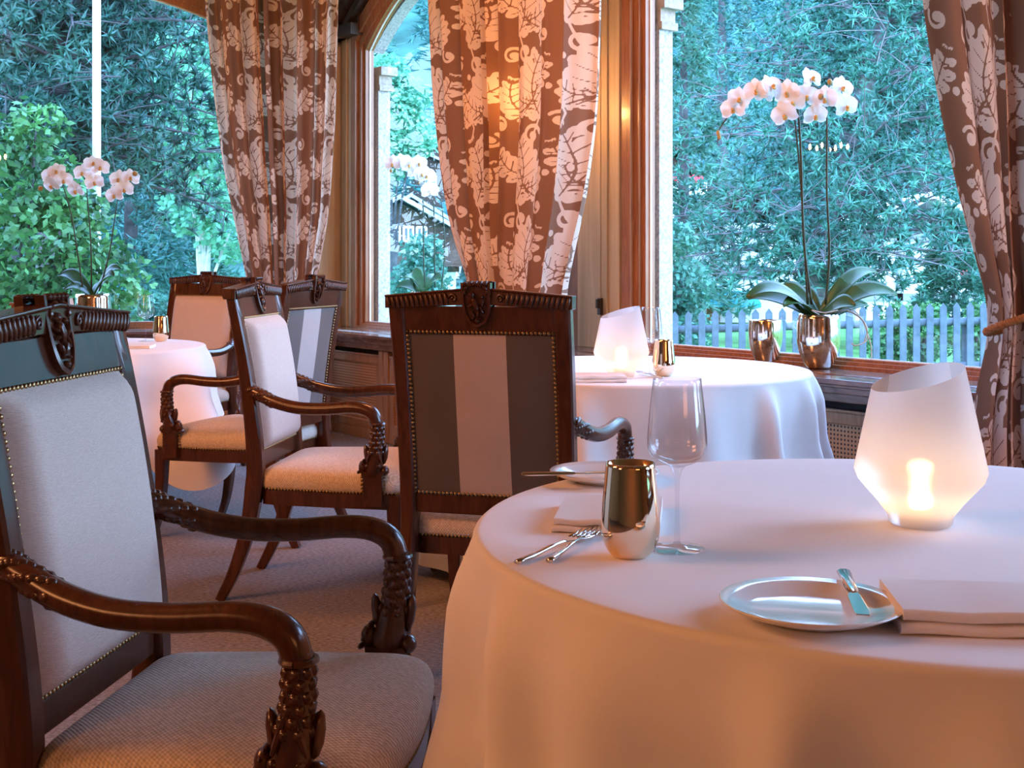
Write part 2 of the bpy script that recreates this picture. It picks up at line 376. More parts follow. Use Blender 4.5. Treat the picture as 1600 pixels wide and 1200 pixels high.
# wooden pilasters, casing and upper mouldings
def slab(mb, mp, ta,tb,oa,ob,za,zb, mi=0):
    mb.add([mp(ta,oa,za),mp(tb,oa,za),mp(tb,ob,za),mp(ta,ob,za),mp(ta,oa,zb),mp(tb,oa,zb),mp(tb,ob,zb),mp(ta,ob,zb)],
           [(0,1,2,3),(4,5,6,7),(0,1,5,4),(1,2,6,5),(2,3,7,6),(3,0,4,7)], mi)
mb = MB(); slab(mb, rw, 1.71,2.06,-.035,.03,SILL,2.72)
slab(mb, rw, 1.69,1.72,-.055,.03,SILL,2.72); slab(mb, rw, 1.80,1.81,-.045,-.03,SILL,2.72); slab(mb, rw, 1.86,1.865,-.040,-.03,SILL,2.72)
tag(mb.build('trim_1', BLOND, bevel=.003), kind='structure')
mb = MB(); slab(mb, rw, 2.07,2.26,-.02,.03,SILL,2.72)
tag(mb.build('trim_2', FRAMEW), kind='structure')
mb = MB(); slab(mb, rw, 4.59,4.76,-.03,.03,SILL,2.74); slab(mb, rw, 4.66,4.67,-.045,-.03,SILL,2.74); slab(mb, bw, 0.06,0.30,-.03,.03,SILL,2.74)
tag(mb.build('trim_3', BLOND, bevel=.003), kind='structure')
def arch_band(mb, mp, t0,t1, e0,e1, oa,ob, s=0.0):
    P = arch_pts(t0-s,t1+s,24)
    for i in range(24):
        a,b = P[i],P[i+1]
        mb.add([mp(a[0],oa,a[1]+e0),mp(b[0],oa,b[1]+e0),mp(b[0],oa,b[1]+e1),mp(a[0],oa,a[1]+e1),
                mp(a[0],ob,a[1]+e0),mp(b[0],ob,b[1]+e0),mp(b[0],ob,b[1]+e1),mp(a[0],ob,a[1]+e1)],
               [(0,1,2,3),(4,5,6,7),(0,1,5,4),(2,3,7,6),(0,3,7,4),(1,2,6,5)])
mb = MB()
for (mp,t0,t1) in ((rw,)+W2,(rw,)+W3,(bw,)+WB):
    arch_band(mb, mp, t0,t1, .035,.10,-.10,.03, .06); arch_band(mb, mp, t0,t1, .11,.17,-.15,.03, .10); arch_band(mb, mp, t0,t1, .18,.34,-.07,.03, .12)
tag(mb.build('trim_4', DARKW), kind='structure')
mb = MB(); slab(mb, rw, 4.46,4.78,-.12,.03,2.74,2.82); slab(mb, bw, 0.0,.34,-.12,.03,2.74,2.82); slab(mb, rw, 1.55,2.6,-.12,.03,2.74,2.82); slab(mb, rw,1.55,2.6,-.06,.03,2.82,3.55); slab(mb, rw,4.46,4.78,-.06,.03,2.82,3.55); slab(mb,bw,0,.34,-.06,.03,2.82,3.55)
tag(mb.build('trim_5', DARKW), kind='structure')

# window ledges
def ledge(name, mp, tA, tB):
    mb = MB()
    slab(mb, mp, tA,tB, -SD, .03, SILL-.022, SILL)
    slab(mb, mp, tA,tB, -SD+.012, -.02, SILL-.034, SILL-.022)
    slab(mb, mp, tA,tB, -SD+.03, -.02, SILL-.06, SILL-.034)
    slab(mb, mp, tA,tB, -SD+.045, -.02, SILL-.095, SILL-.06)
    slab(mb, mp, tA,tB, -SD+.14, -SD+.15, SILL-.004, SILL+.003); slab(mb, mp, tA,tB, -SD+.17, -SD+.18, SILL-.004, SILL+.003)
    tag(mb.build(name, SILLW, bevel=.003), kind='structure')
ledge('trim_6', rw, -7.1, 4.795-.12); ledge('trim_7', bw, .14, 7.1)
# radiator covers with cane panels, each unit its own thing
def cover(a, b, mp, label):
    p = mp((a+b)/2, -SD+.10, 0); ax = Vector(mp(b,0,0))-Vector(mp(a,0,0)); rz = math.atan2(ax.y, ax.x); L = (b-a)
    sgn = 1 if mp is bw else -1
    # local: x along the wall, y to the room must be computed from wall side
    out_ = Vector(mp(a,1,0))-Vector(mp(a,0,0)); ly = Vector((-math.sin(rz), math.cos(rz),0)); sg = 1 if out_.dot(ly) > 0 else -1
    t = thing('radiator_cover', label, 'radiator cover', p, rz, 'cane fronted radiator covers under the window ledges')
    mb = MB()
    mb.box((0,sg*.20,.2925),(L-.02,.02,.575)); mb.box((-L/2+.03,0,.2925),(.055,.05,.575)); mb.box((L/2-.03,0,.2925),(.055,.05,.575))
    mb.box((0,.0,.035),(L-.08,.03,.07))
    mb.build('cabinet_frame', PANELW, t, bevel=.004)
    g = MB().box((0,sg*.02,.565),(L-.11,.01,.07)); g.build('air_slot_shade', SLOT_SHADE, t)  # near-black strip: shade of the open slot put into the colour
    d = MB(); y = -sg*.0
    d.box((0,y,.515),(L-.12,.03,.045)); d.box((0,y,.095),(L-.12,.03,.05)); d.box((-L/2+.085,y,.305),(.05,.03,.375)); d.box((L/2-.085,y,.305),(.05,.03,.375))
    d.box((0,-sg*.012,.545),(L-.13,.02,.012))
    dr = d.build('door', PANELW, t, bevel=.003)
    c = MB().box((0,sg*.004,.305),(L-.21,.006,.375)); cc = c.build('cane_panel', CANE, dr)
    return t
k = 0
rl = ['nearest to the camera behind the table','under the ledge with the two mercury glass pots','beside the white cloth of the window table','behind the striped armchair','under the middle window', 'in the corner by the tied curtain']
for i,(a,b) in enumerate([(-2.4,-1.45),(-1.45,-.5),(-.5,.45),(.45,1.45),(1.45,2.5),(2.5,3.58),(3.58,4.50)]):
    lab = ['wooden radiator cover with cane front at the right, below the right curtain',
           'wooden radiator cover with cane front below the ledge right of the mirrored pots',
           'brown wooden radiator cover with cane front beside the right edge of the window table cloth',
           'brown wooden radiator cover with cane front hidden behind the window table cloth',
           'brown wooden radiator cover with cane front below the gathered middle curtain',
           'wooden radiator cover with cane front just left of the striped armchair by the middle window',
           'brown wooden radiator cover with cane front in the corner behind the bluish striped armchair'][i]
    cover(a,b,rw,lab)
for i in range(4):
    a = .6+i*.98
    cover(a,a+.98,bw,['brown wooden radiator cover with cane front behind the pink armchair of the far table','wooden radiator cover with cane front behind the white cloth of the far table','brown wooden radiator cover with cane front below the left window, under the orchid','brown wooden radiator cover with cane front at the far left below the window'][i])
# latch on the pilaster
p = rw(1.85,-.05,0)
t = thing('window_latch','small dark metal latch on the blond wooden pilaster left of the right window','latch',(p[0],p[1],.86), math.atan2(U.y,U.x))
MB().box((0,0,.045),(.028,.02,.09)).box((0,.012,.06),(.016,.03,.05)).build('latch_body', plain('dark_metal',(.10,.085,.075),.35,.8), t, bevel=.003)

# ================================================================== CHAIR
def build_chair(label, loc, rz):
    t = thing('armchair', label, 'armchair', loc, rz, 'carved mahogany dining armchairs')
    PY = [(-.375,0),(-.325,.10),(-.278,.24),(-.255,.38),(-.250,.47),(-.262,.62),(-.292,.83),(-.335,1.05)]
    zz = [p[1] for p in PY]; yy = [p[0] for p in PY]
    sm = cr([(0,a,b) for a,b in PY], 4)
    zs = [p.z for p in sm]; ys = [p.y for p in sm]
    by = lambda z: itp(z, zs, ys)
    def sweep(mb, pts, xc, wd, dp):      # rectangular section sweep in the yz plane
        R = []
        for i,p in enumerate(pts):
            a = pts[max(i-1,0)]; b = pts[min(i+1,len(pts)-1)]; d = (b-a).normalized(); nrm = Vector((0,-d.z,d.y))
            x = xc(p.z); w_ = wd(p.z)/2; h = dp(p.z)/2; c_ = .12
            sec = [(-w_,-h*(1-c_*2)),(-w_*(1-c_*2),-h),(w_*(1-c_*2),-h),(w_,-h*(1-c_*2)),(w_,h*(1-c_*2)),(w_*(1-c_*2),h),(-w_*(1-c_*2),h),(-w_,h*(1-c_*2))]
            R.append([Vector((x,p.y,p.z))+Vector((u,0,0))+nrm*v for u,v in sec])
        mb.rings(R)
    for s in (-1,1):
        mb = MB(); sweep(mb, sm, lambda z: s*itp(z,[0,.4,1.05],[.222,.226,.233]), lambda z: itp(z,[0,.4,1.05],[.030,.044,.044]), lambda z: itp(z,[0,.38,.6,1.05],[.032,.058,.05,.034]))
        mb.build('back_post', MW, t, smooth=True, auto=40)
    # crest rail
    HW = .211
    def slabz(mb, x0,x1,z0,z1,f0,f1):   # slab following back tilt, f: front(+)/rear(-) offsets
        vs = []
        for z in (z0,z1):
            for x,f in ((x0,f0),(x1,f0),(x1,f1),(x0,f1)): vs.append((x, by(min(z,1.05))-(z-1.05)*.2*(z>1.05)+f, z))
        mb.add(vs, [(0,1,2,3),(4,5,6,7),(0,1,5,4),(1,2,6,5),(2,3,7,6),(3,0,4,7)])
    mb = MB(); slabz(mb,-HW,HW,.945,1.022,-.014,.014)
    # sloping gadrooned top moulding, peak at the centre
    n = 26
    def top(x): return 1.052+.022*(1-abs(x)/.262)
    def bot(x): return 1.016+.012*(1-abs(x)/.262)
    for f0,f1,e in ((-.021,.021,0),):
        R = []
        for i in range(n+1):
            x = -.262+.524*i/n; a,b = bot(x), top(x)
            R.append([(x, by(1.03)+f0, a),(x, by(1.03)+f0, b-.006),(x, by(1.03)+f0-.004, b-.005),(x, by(1.03)+f0-.004, b),(x, by(1.03)+f1+.004, b),(x, by(1.03)+f1+.004, b-.005),(x, by(1.03)+f1, b-.006),(x, by(1.03)+f1, a)])
        mb.rings(R)
    cr_ = mb.build('crest_rail', MW, t, bevel=.002)
    for sd in (-1,1):
        for s in (-1,1):
            g = MB()
            for i in range(13):
                x = s*(.085+i*.0138); z = (top(x)+bot(x))/2-.003; y = by(1.03)+sd*.022
                M = Matrix.Rotation(s*.25,3,'Y')
                g.blob((x,y,z),(.0060,.0065,.0175),M,6,4)
            x = s*.066; z = (top(x)+bot(x))/2-.003
            pts = [(x+s*.012*(1-q/14)*math.cos(q*.7)*1.0, by(1.03)+sd*.023, z+.013*(1-q/14)*math.sin(q*.7)) for q in range(14)]
            g.tube(pts,.0034,5)
            g.build('gadroon_carving', MWD, cr_, smooth=True)
    # carved shields (front and rear)
    for sd,zt,zb in ((1,1.088,.958),(-1,1.086,.966)):
        sh = []
        w2 = .043
        for q in range(25):
            u = q/24
            if u < .5: a = u*2; zz_ = lerp(zt,zb,a); x = -w2*(1.0-.12*a)*math.sqrt(max(0,1-max(0,(a-.45)/.55)**2.2))
            else: a = (1-u)*2; zz_ = lerp(zt,zb,a); x = w2*(1.0-.12*a)*math.sqrt(max(0,1-max(0,(a-.45)/.55)**2.2))
            sh.append((x,zz_))
        mbs = MB()
        yb = lambda z: by(min(z,1.05))-(z-1.05)*.1*(z>1.05)
        vs = [(x, yb(z)+sd*.010, z) for x,z in sh]+[(x*.97, yb(z)+sd*.026, z) for x,z in sh]+[(x*.80, yb(z)+sd*.027, lerp(z,(zt+zb)/2,.12)) for x,z in sh]+[(x*.76, yb(z)+sd*.021, lerp(z,(zt+zb)/2,.16)) for x,z in sh]
        m_ = len(sh); fs = []
        for r in range(3):
            for j in range(m_-1): fs.append((r*m_+j,r*m_+j+1,(r+1)*m_+j+1,(r+1)*m_+j))
            fs.append((r*m_+m_-1,r*m_,(r+1)*m_,(r+1)*m_+m_-1))
        fs.append(tuple(3*m_+j for j in range(m_)))
        mbs.add(vs,fs)
        def bl(x,z,rx,rz_,a=0,h=.009): mbs.blob((x*sd, yb(z)+sd*.024, z),(rx,h,rz_),Matrix.Rotation(a*sd,3,'Y'),7,4)
        # small rearing beast: body, head, limbs, tail
        c = (zt+zb)/2
        bl(.002,c+.004,.009,.022,.35,.012); bl(.010,c+.028,.009,.010,0,.013); bl(.018,c+.026,.006,.004,.2)
        bl(.016,c+.008,.011,.0035,-.5); bl(.017,c-.004,.010,.0035,.3); bl(-.004,c-.022,.005,.013,-.3); bl(.010,c-.024,.004,.013,.5)
        bl(.012,c-.036,.006,.003); bl(-.008,c-.036,.006,.003); bl(-.015,c-.012,.003,.014,.5); bl(-.020,c+.006,.003,.012,-.2); bl(-.017,c+.022,.006,.006)
        for s in (-1,1): bl(s*.026,c+.046,.009,.006,s*.5); bl(s*.030,c+.034,.005,.008); bl(s*.012,c+.052,.008,.005)
        for q in range(5): bl(-.028+.014*q, zt-.003, .007,.006)
        bl(0,zb+.018,.007,.006)
        mbs.build('shield_carving', MWD, cr_, smooth=True, auto=50)
    # upholstered back
    Z0,Z1,X = .505,.952,.207
    nu,nv = 18,16
    def puff(u,v,d,e):
        a = min(u,1-u)*2; b = min(v,1-v)*2
        return e+d*(1-(1-min(1,a*4.5))**2.6)*(1-(1-min(1,b*4.5))**2.6)+ .010*math.sin(PI*u)*math.sin(PI*v)
    def back(u,v): z = lerp(Z0,Z1,v); return (lerp(-X,X,u), by(z)+puff(u,v,.035,.012), z)
    mb = MB().grid(back, 44, 44)
    mb.build('back_cushion', LINEN2, t, smooth=True)
    # striped outer cover
    mb = MB(); xs = [-X+(X-.074)*i/8 for i in range(9)]+[-.074+.148*i/6 for i in range(1,7)]+[.074+(X-.074)*i/8 for i in range(1,9)]
    for j in range(14):
        for i in range(len(xs)-1):
            q = []
            for (a,b) in ((i,j),(i+1,j),(i+1,j+1),(i,j+1)):
                z = lerp(Z0,Z1,b/14); u = (xs[a]+X)/(2*X); q.append((xs[a], by(z)-.012-.012*psin(PI*u)**.6*psin(PI*b/14)**.6, z))
            mb.add(q,[(0,1,2,3)], 1 if 8 <= i < 14 else 0)
    o = mb.build('back_cover', [STR_D,STR_L], t, smooth=True, fix=False)
    for pset in (o,):
        bm = bmesh.new(); bm.from_mesh(pset.data); bmesh.ops.remove_doubles(bm, verts=bm.verts[:], dist=1e-5); bmesh.ops.recalc_face_normals(bm, faces=bm.faces[:]); bm.to_mesh(pset.data); bm.free()
    mb = MB(); slabz(mb,-HW-.005,HW+.005,.448,.502,-.014,.014); 
    mb.build('lower_back_rail', MW, t, bevel=.003)
    # seat
    def outline(n_=56, g=0.0):
        pts = []
        c = [(-.228-g,-.235-g),(.228+g,-.235-g),(.285+g,.245+g),(-.285-g,.245+g)]
        N4 = n_//4
        for e in range(4):
            a = Vector(c[e]); b = Vector(c[(e+1)%4])
            for i in range(N4):
                p = a.lerp(b,i/N4); bow = math.sin(PI*i/N4)
                if e == 2: p.y += .030*bow
                if e in (1,3): p.x += (.008 if e==1 else -.008)*bow
                pts.append(p)
        out_ = []
        for i in range(len(pts)):        # round the corners
            out_.append((pts[i-1]+pts[i]*2+pts[(i+1)%len(pts)])/4)
        return out_
    OL = outline(); cen = Vector((0,.005))
    ring = lambda k,z,dz=0: [(cen.x+(p.x-cen.x)*k, cen.y+(p.y-cen.y)*k, z) for p in OL]
    mb = MB(); R = [ring(1.0,.372), ring(1.02,.385), ring(1.035,.402), ring(1.025,.422), ring(.98,.440), ring(.90,.452), ring(.75,.463), ring(.5,.472), ring(.25,.476), ring(.02,.477)]
    mb.rings(R); mb.build('seat_cushion', LINEN, t, smooth=True, sub=1)
    mb = MB(); mb.rings([ring(.90,.328), ring(1.0,.328), ring(1.005,.345), ring(1.005,.378), ring(.9,.378)])
    mb.build('seat_rail', MW, t, smooth=True, auto=40)
    for s in (-1,1):
        pts = cr([(0,.232,.37),(0,.232,.30),(0,.236,.18),(0,.252,.08),(0,.278,0)],4)
        mb = MB(); sweep(mb, pts, lambda z: s*itp(z,[0,.33],[.262,.258]), lambda z: itp(z,[0,.33],[.028,.048]), lambda z: itp(z,[0,.33],[.028,.048]))
        mb.build('front_leg', MW, t, smooth=True, auto=40)
        # arm
        A = cr([(s*.236,-.272,.716),(s*.246,-.235,.700),(s*.262,-.17,.674),(s*.275,-.09,.658),(s*.284,0,.657),(s*.290,.085,.664),(s*.294,.135,.660),(s*.297,.168,.642),(s*.297,.182,.606)],5)
        rr = [itp(i/(len(A)-1),[0,.08,.25,.6,.85,1],[.017,.021,.0215,.0205,.0225,.0215]) for i in range(len(A))]
        mb = MB().tube(A, rr, 12)
        arm = mb.build('armrest', MW, t, smooth=True)
        m2 = MB()
        for q in range(9):     # acanthus leaf wrapped round the root of the arm
            p = A[1+q]
            for a in range(5):
                an = a*1.2566+.3*q
                m2.blob((p.x+.017*math.cos(an), p.y, p.z+.017*math.sin(an)),(.008,.013,.008),None,6,4)
        m2.build('leaf_carving', MWD, arm, smooth=True)
        # carved dolphin post
        C = cr([(s*.297,.182,.622),(s*.297,.182,.58),(s*.296,.179,.54),(s*.292,.175,.50),(s*.288,.168,.465),(s*.284,.163,.448)],3)
        rr = [itp(i/(len(C)-1),[0,.3,.6,.8,1],[.0195,.022,.027,.030,.026]) for i in range(len(C))]
        mb = MB().tube(C, rr, 12)
        mb.tube([(s*.297+.0235*math.cos(a*PI/6), .182+.0235*math.sin(a*PI/6), .612) for a in range(13)], .0048, 6)
        for q in range(6):
            z = .598-.016*q; ii = min(range(len(C)), key=lambda i: abs(C[i].z-z)); r = rr[ii]
            for a in range(7):
                an = a*2*PI/7+(q%2)*.45
                r_ = r-.0025; mb.blob((C[ii].x+r_*math.cos(an), C[ii].y+r_*math.sin(an), z),(.0082,.0082,.0098),None,6,4)
        for sy in (-1,1):          # fins and jaws
            mb.blob((s*.292,.176+sy*.030,.512),(.012,.011,.034),Matrix.Rotation(sy*-.15,3,'X'),8,5)
            mb.blob((s*.288+s*.020,.168+sy*.018,.475),(.009,.009,.009),None,8,5)
            mb.tube([(s*.294+s*.020,.174+sy*(.004+.005*q),.545-.014*q) for q in range(5)],[.003,.005,.006,.005,.003],6)
        mb.blob((s*.288,.204,.458),(.020,.016,.017),None,8,5); mb.blob((s*.288,.132,.468),(.018,.016,.024),None,8,5)
        for q in range(4): mb.blob((s*.288,.118+.006*q,.452+.013*q),(.020,.007,.006),None,8,4)
        mb.box((s*.286,.166,.398),(.036,.062,.112)); mb.box((s*.286,.166,.449),(.044,.072,.012))
        mb.build('arm_post', MWD, arm, smooth=True, auto=45)
    # nails
    nmd = [MB()]; 
    def nail(p, nrm):
        nrm = Vector(nrm).normalized(); q = nrm.to_track_quat('Z','Y').to_matrix(); r = .0052
        R = []
        for (rr_,h) in ((r,0),(r*.82,r*.45),(r*.35,r*.72)): R.append([Vector(p)+q@Vector((rr_*math.cos(k_*PI/3),rr_*math.sin(k_*PI/3),h)) for k_ in range(6)])
        nmd[0].rings(R)
    for sd,off in ((1,.015),(-1,-.0165)):
        for (x0,z0,x1,z1) in ((-X,Z1,X,Z1),(-X,Z0,X,Z0),(-X,Z0,-X,Z1),(X,Z0,X,Z1)):
            L = math.hypot(x1-x0,z1-z0); n_ = int(L/.0118)
            for i in range(n_+1): x = lerp(x0,x1,i/n_); z = lerp(z0,z1,i/n_); nail((x*.99,by(z)+off,z),(0,sd,.0))
        nmd[0].build('nailhead_trim', BRASS, t, smooth=True); nmd[0] = MB()
    P = [Vector((p.x,p.y,0)) for p in OL]; per = 0; last = None
    for i in range(len(P)):
        a = P[i]; b = P[(i+1)%len(P)]; d = b-a; n_ = max(1,round(d.length/.0118)); nr = Vector((d.y,-d.x,0))
        for q in range(n_):
            pp = a.lerp(b,q/n_); cc = Vector((pp.x,pp.y-.005,0))
            nail((pp.x*1.006,(pp.y-.005)*1.006+.005,.381), cc)
    nmd[0].build('nailhead_trim', BRASS, t, smooth=True)
    for s in (-1,1):
        for y in (.128,.204):
            nmd[0] = MB()
            for q in range(5): nail((s*.291,y,.388+.012*q),(s,0,0))
            nmd[0].build('nailhead_trim', BRASS, t, smooth=True)
    return t
def rz_of(fx, fy): return math.atan2(fy, fx)-PI/2
chair = build_chair('carved mahogany armchair with pale linen back and seat, nearest, cut off by the left edge', (-.425,1.985,0), rz_of(.99,-.13))
def place(label, x, y, fx, fy):
    c = copy_tree(chair); c.location = (x,y,0); c.rotation_euler = (0,0,rz_of(fx,fy)); c['label'] = label; return c
place('carved mahogany armchair in profile facing right, behind the nearest armchair', -.588,4.416,.994,-.11)
place('mahogany armchair seen from behind with brown and taupe striped back, at the centre', .004,3.677,.28,.96)
place('mahogany armchair with bluish striped back seen from behind, facing the far left table', -1.14,5.345,-.944,.33)
place('mahogany armchair with pink linen back facing us across the far left table', -1.86,6.80,-.42,-.9)

# ================================================================== TABLES AND CLOTHS
def round_table(label, cx, cy, R):
    t = thing('round_table', label, 'table', (cx,cy,0))
    MB().lathe([(.0,.715),(R-.02,.715),(R-.012,.722),(R-.012,.738),(R-.02,.743),(0,.743)],48).build('tabletop', PANELW, t)
    MB().lathe([(0,.05),(.06,.05),(.05,.12),(.035,.3),(.045,.5),(.06,.64),(.10,.715),(0,.715)],20).build('pedestal', MW, t, smooth=True)
    for k_ in range(4):
        a = k_*PI/2+PI/4; c,s = math.cos(a),math.sin(a)
        MB().tube(cr([(.03*c,.03*s,.17),(.18*c,.18*s,.12),(.33*c,.33*s,.035),(.40*c,.40*s,.02)],4),[.03]*7+[.024]*3+[.02]*3,8,flat=1).build('foot', MWD, t, smooth=True)
def cloth(label, cx, cy, R, seed, drop=.70, square=None, rot=0.0, phases=None):
    rnd = random.Random(seed); nth = 360
    folds = phases or [(rnd.uniform(0,2*PI), rnd.uniform(.10,.20), rnd.uniform(.6,1.0)) for _ in range(13)]
    def f(th):
        v = 0
        for (c,w_,a) in folds:
            d = (th-c+PI)%(2*PI)-PI; v += a*math.exp(-(d/w_)**2)
        return v
    rnd2 = [rnd.uniform(0,6.28) for _ in range(4)]
    rings = []
    for r in (.001,.3*R,.6*R,.8*R,.92*R): rings.append([(r*math.cos(2*PI*j/nth), r*math.sin(2*PI*j/nth), .7500) for j in range(nth)])
    for a in (0,.3,.6,.85,1.0):
        rr = R-.012+.012*math.sin(a*PI/2); z = .75-.012*(1-math.cos(a*PI/2)); rings.append([(rr*math.cos(2*PI*j/nth), rr*math.sin(2*PI*j/nth), z) for j in range(nth)])
    for v_ in range(1,31):
        v = v_/30; ring = []
        for j in range(nth):
            th = 2*PI*j/nth
            dr = drop
            if square:
                c,s = abs(math.cos(th-rot)),abs(math.sin(th-rot)); e = 9.0
                dr = min(.72, square/((c**e+s**e)**(1/e))-R)
            amp = f(th+.04*math.sin(3*v+rnd2[0])); vv = v*dr/.7
            r = R + .016*min(1,vv*8) + .068*vv**1.05 + .155*amp*(max(0,vv-.012)**.62) - .058*min(1,vv*3.2) + .004*math.sin(9*th+rnd2[1])*vv
            ring.append((r*math.cos(th), r*math.sin(th), .738-dr*v))
        rings.append(ring)
    mb = MB().rings(rings, True, False)
    o = mb.build('tablecloth', CLOTH, smooth=True, loc=(cx,cy,0)); tag(o, label, 'tablecloth'); return o
T1 = (-2.09,5.85); T2 = (.44,4.61); T3 = (.602,1.845); TR = .66
round_table('round pedestal table under the white cloth, nearest to the camera', *T3, TR)
round_table('round pedestal table under the white cloth, next to the right window ledge', *T2, .65)
round_table('round pedestal table under the white cloth at the far left, its dark foot showing', *T1, .645)
D = math.radians
cloth('white tablecloth draped over the nearest round table at the right', *T3, TR, 3, phases=[(D(163),.10,.55),(D(186),.09,.9),(D(206),.08,.8),(D(222),.11,.75),(D(243),.07,.9),(D(262),.10,.8),(D(286),.09,.9),(D(312),.12,.8),(D(345),.1,.9),(D(20),.1,.8),(D(60),.12,.8),(D(100),.12,.8),(D(135),.12,.8)])
cloth('white tablecloth on the round table beside the right window ledge', *T2, .65, 11, phases=[(D(180),.12,.7),(D(215),.13,.7),(D(250),.09,.8),(D(285),.13,.7),(D(307),.06,1.0),(D(330),.08,.9),(D(352),.07,1.0),(D(15),.12,.6),(D(60),.1,.7),(D(110),.1,.7),(D(150),.1,.7)])
cloth('white tablecloth with a hanging corner on the far left table', *T1, .645, 5, square=.95, rot=D(-72))

# ================================================================== TABLEWARE
FROST_T = None
def frosted():
    m = bpy.data.materials.new('frosted_glass'); m.use_nodes = True; t = m.node_tree; t.nodes.clear()
    o = nd(t,'ShaderNodeOutputMaterial'); mx = nd(t,'ShaderNodeMixShader'); pr = nd(t,'ShaderNodeBsdfPrincipled'); tl = nd(t,'ShaderNodeBsdfTranslucent')
    pr.inputs['Base Color'].default_value = (.66,.64,.66,1); pr.inputs['Roughness'].default_value = .45
    tl.inputs[0].default_value = (.78,.72,.71,1); mx.inputs[0].default_value = .55
    t.links.new(pr.outputs[0], mx.inputs[1]); t.links.new(tl.outputs[0], mx.inputs[2])
    rf = nd(t,'ShaderNodeBsdfRefraction'); rf.inputs['Roughness'].default_value = .34; rf.inputs['IOR'].default_value = 1.45; m2 = nd(t,'ShaderNodeMixShader'); m2.inputs[0].default_value = .30
    t.links.new(mx.outputs[0], m2.inputs[1]); t.links.new(rf.outputs[0], m2.inputs[2]); t.links.new(m2.outputs[0], o.inputs[0]); return m
FROST = frosted()
FLAME = emis('flame', (1.0,.66,.32), 130); WAX = plain('wax',(.85,.78,.68),.5)
def lantern(label, x, y, rz, power=1.1):
    t = thing('candle_lantern', label, 'candle lantern', (x,y,.751), rz, 'frosted glass candle lanterns on the tables')
    seg = 64; R = []
    prof = [(.0,.0),(.042,.0),(.046,.004),(.047,.014),(.062,.034),(.090,.066),(.0955,.080),(.094,.090)]
    for r,z in prof: R.append([(r*math.cos(2*PI*j/seg), r*math.sin(2*PI*j/seg), z) for j in range(seg)])
    for q in range(1,13):
        ring = []
        for j in range(seg):
            a = 2*PI*j/seg; ztop = .219+.020*math.cos(a)   # slanted rim, high on +x
            z = lerp(.090,ztop,q/12); r = lerp(.094,.060,(z-.090)/.160); r = max(r,.055)
            ring.append((r*math.cos(a), r*math.sin(a), z))
        R.append(ring)
    MB().rings(R, True, False).build('glass_shade', FROST, t, smooth=True)
    MB().lathe([(0,.001),(.020,.001),(.020,.040),(.0,.040)],20).build('tea_light', WAX, t, smooth=True, auto=40)
    fl = MB().blob((0,0,.056),(.007,.007,.016),None,10,8); fl.build('flame', FLAME, t, smooth=True)
    return t
def cl(x,y,rz): return Vector((math.cos(rz)*x-math.sin(rz)*y, math.sin(rz)*x+math.cos(rz)*y,0))
for i,(lab,x,y,rz,pw) in enumerate([('frosted glass candle lantern with slanted rim in the middle of the nearest table',(1438-800)/F*1.865,1.865,.25,.05),
    ('frosted white candle lantern on the table by the right window ledge',.375,4.30,.3,.05),
    ('frosted candle lantern on the far left table, only its rim above the chair crest',-1.93,5.32,.3,.05)]):
    lantern(lab,x,y,rz); point('candle_light',(x,y,.751+.082),pw,(1.0,.50,.18),.012)

def tumbler(label, x, y):
    t = thing('mirrored_tumbler', label, 'tumbler', (x,y,.7505), 0, 'mirrored metal tumblers on the tables')
    pr = [(0,0),(.022,.0),(.0265,.003),(.034,.014),(.0385,.028),(.0395,.042),(.0385,.060),(.0362,.085),(.0338,.108),(.0325,.124),(.0316,.124),(.033,.100),(.0375,.050),(.0375,.035),(.030,.012),(0,.008)]
    P = cr([(a,0,b) for a,b in pr[1:10]],3); pp = [(0,0)]+[(p.x,p.z) for p in P]+pr[10:]
    MB().lathe(pp,48).build('cup', MIRROR, t, smooth=True); return t
tumbler('shiny gold mirrored tumbler on the nearest table in front of the wine glass', (985-800)/F*1.665, 1.665)
tumbler('gold mirrored tumbler on the table by the right window ledge', .520, 4.30)
tumbler('gold mirrored tumbler on the far left table beside the wine glass', -1.735, 6.20)
def wineglass(label, x, y, sc=1.0):
    t = thing('wine_glass', label, 'wine glass', (x,y,.7505), 0, 'crystal wine glasses on the tables')
    bowl = [(.0,.110),(.008,.112),(.022,.117),(.034,.124),(.0395,.134),(.0405,.146),(.0395,.165),(.0372,.190),(.0345,.215),(.0325,.232)]
    inn = [(.0318,.232),(.0337,.215),(.0364,.190),(.0387,.165),(.0397,.147),(.0385,.137),(.033,.128),(.02,.122),(0,.119)]
    b = [(p.x*sc,p.z*sc) for p in cr([(a,0,b_) for a,b_ in bowl[1:]],3)]
    MB().lathe([(0,.110*sc)]+b+[(a*sc,c*sc) for a,c in inn],48).build('bowl', GLASS, t, smooth=True)
    MB().lathe([(a*sc,c*sc) for a,c in ((.0045,.008),(.0032,.03),(.0028,.06),(.0034,.095),(.007,.108),(.011,.1125))],16).build('stem', GLASS, t, smooth=True)
    MB().lathe([(a*sc,c*sc) for a,c in ((0,.0),(.036,.0),(.037,.0015),(.036,.0025),(.018,.004),(.006,.007),(.0045,.009),(0,.009))],40).build('foot', GLASS, t, smooth=True)
    return t
wineglass('clear stemmed wine glass on the nearest table behind the gold tumbler', (1058-800)/F*1.705, 1.705, 1.0)
wineglass('clear stemmed wine glass on the table by the right window ledge', .487, 4.41)
wineglass('clear stemmed wine glass on the far left table', -1.81, 6.20)
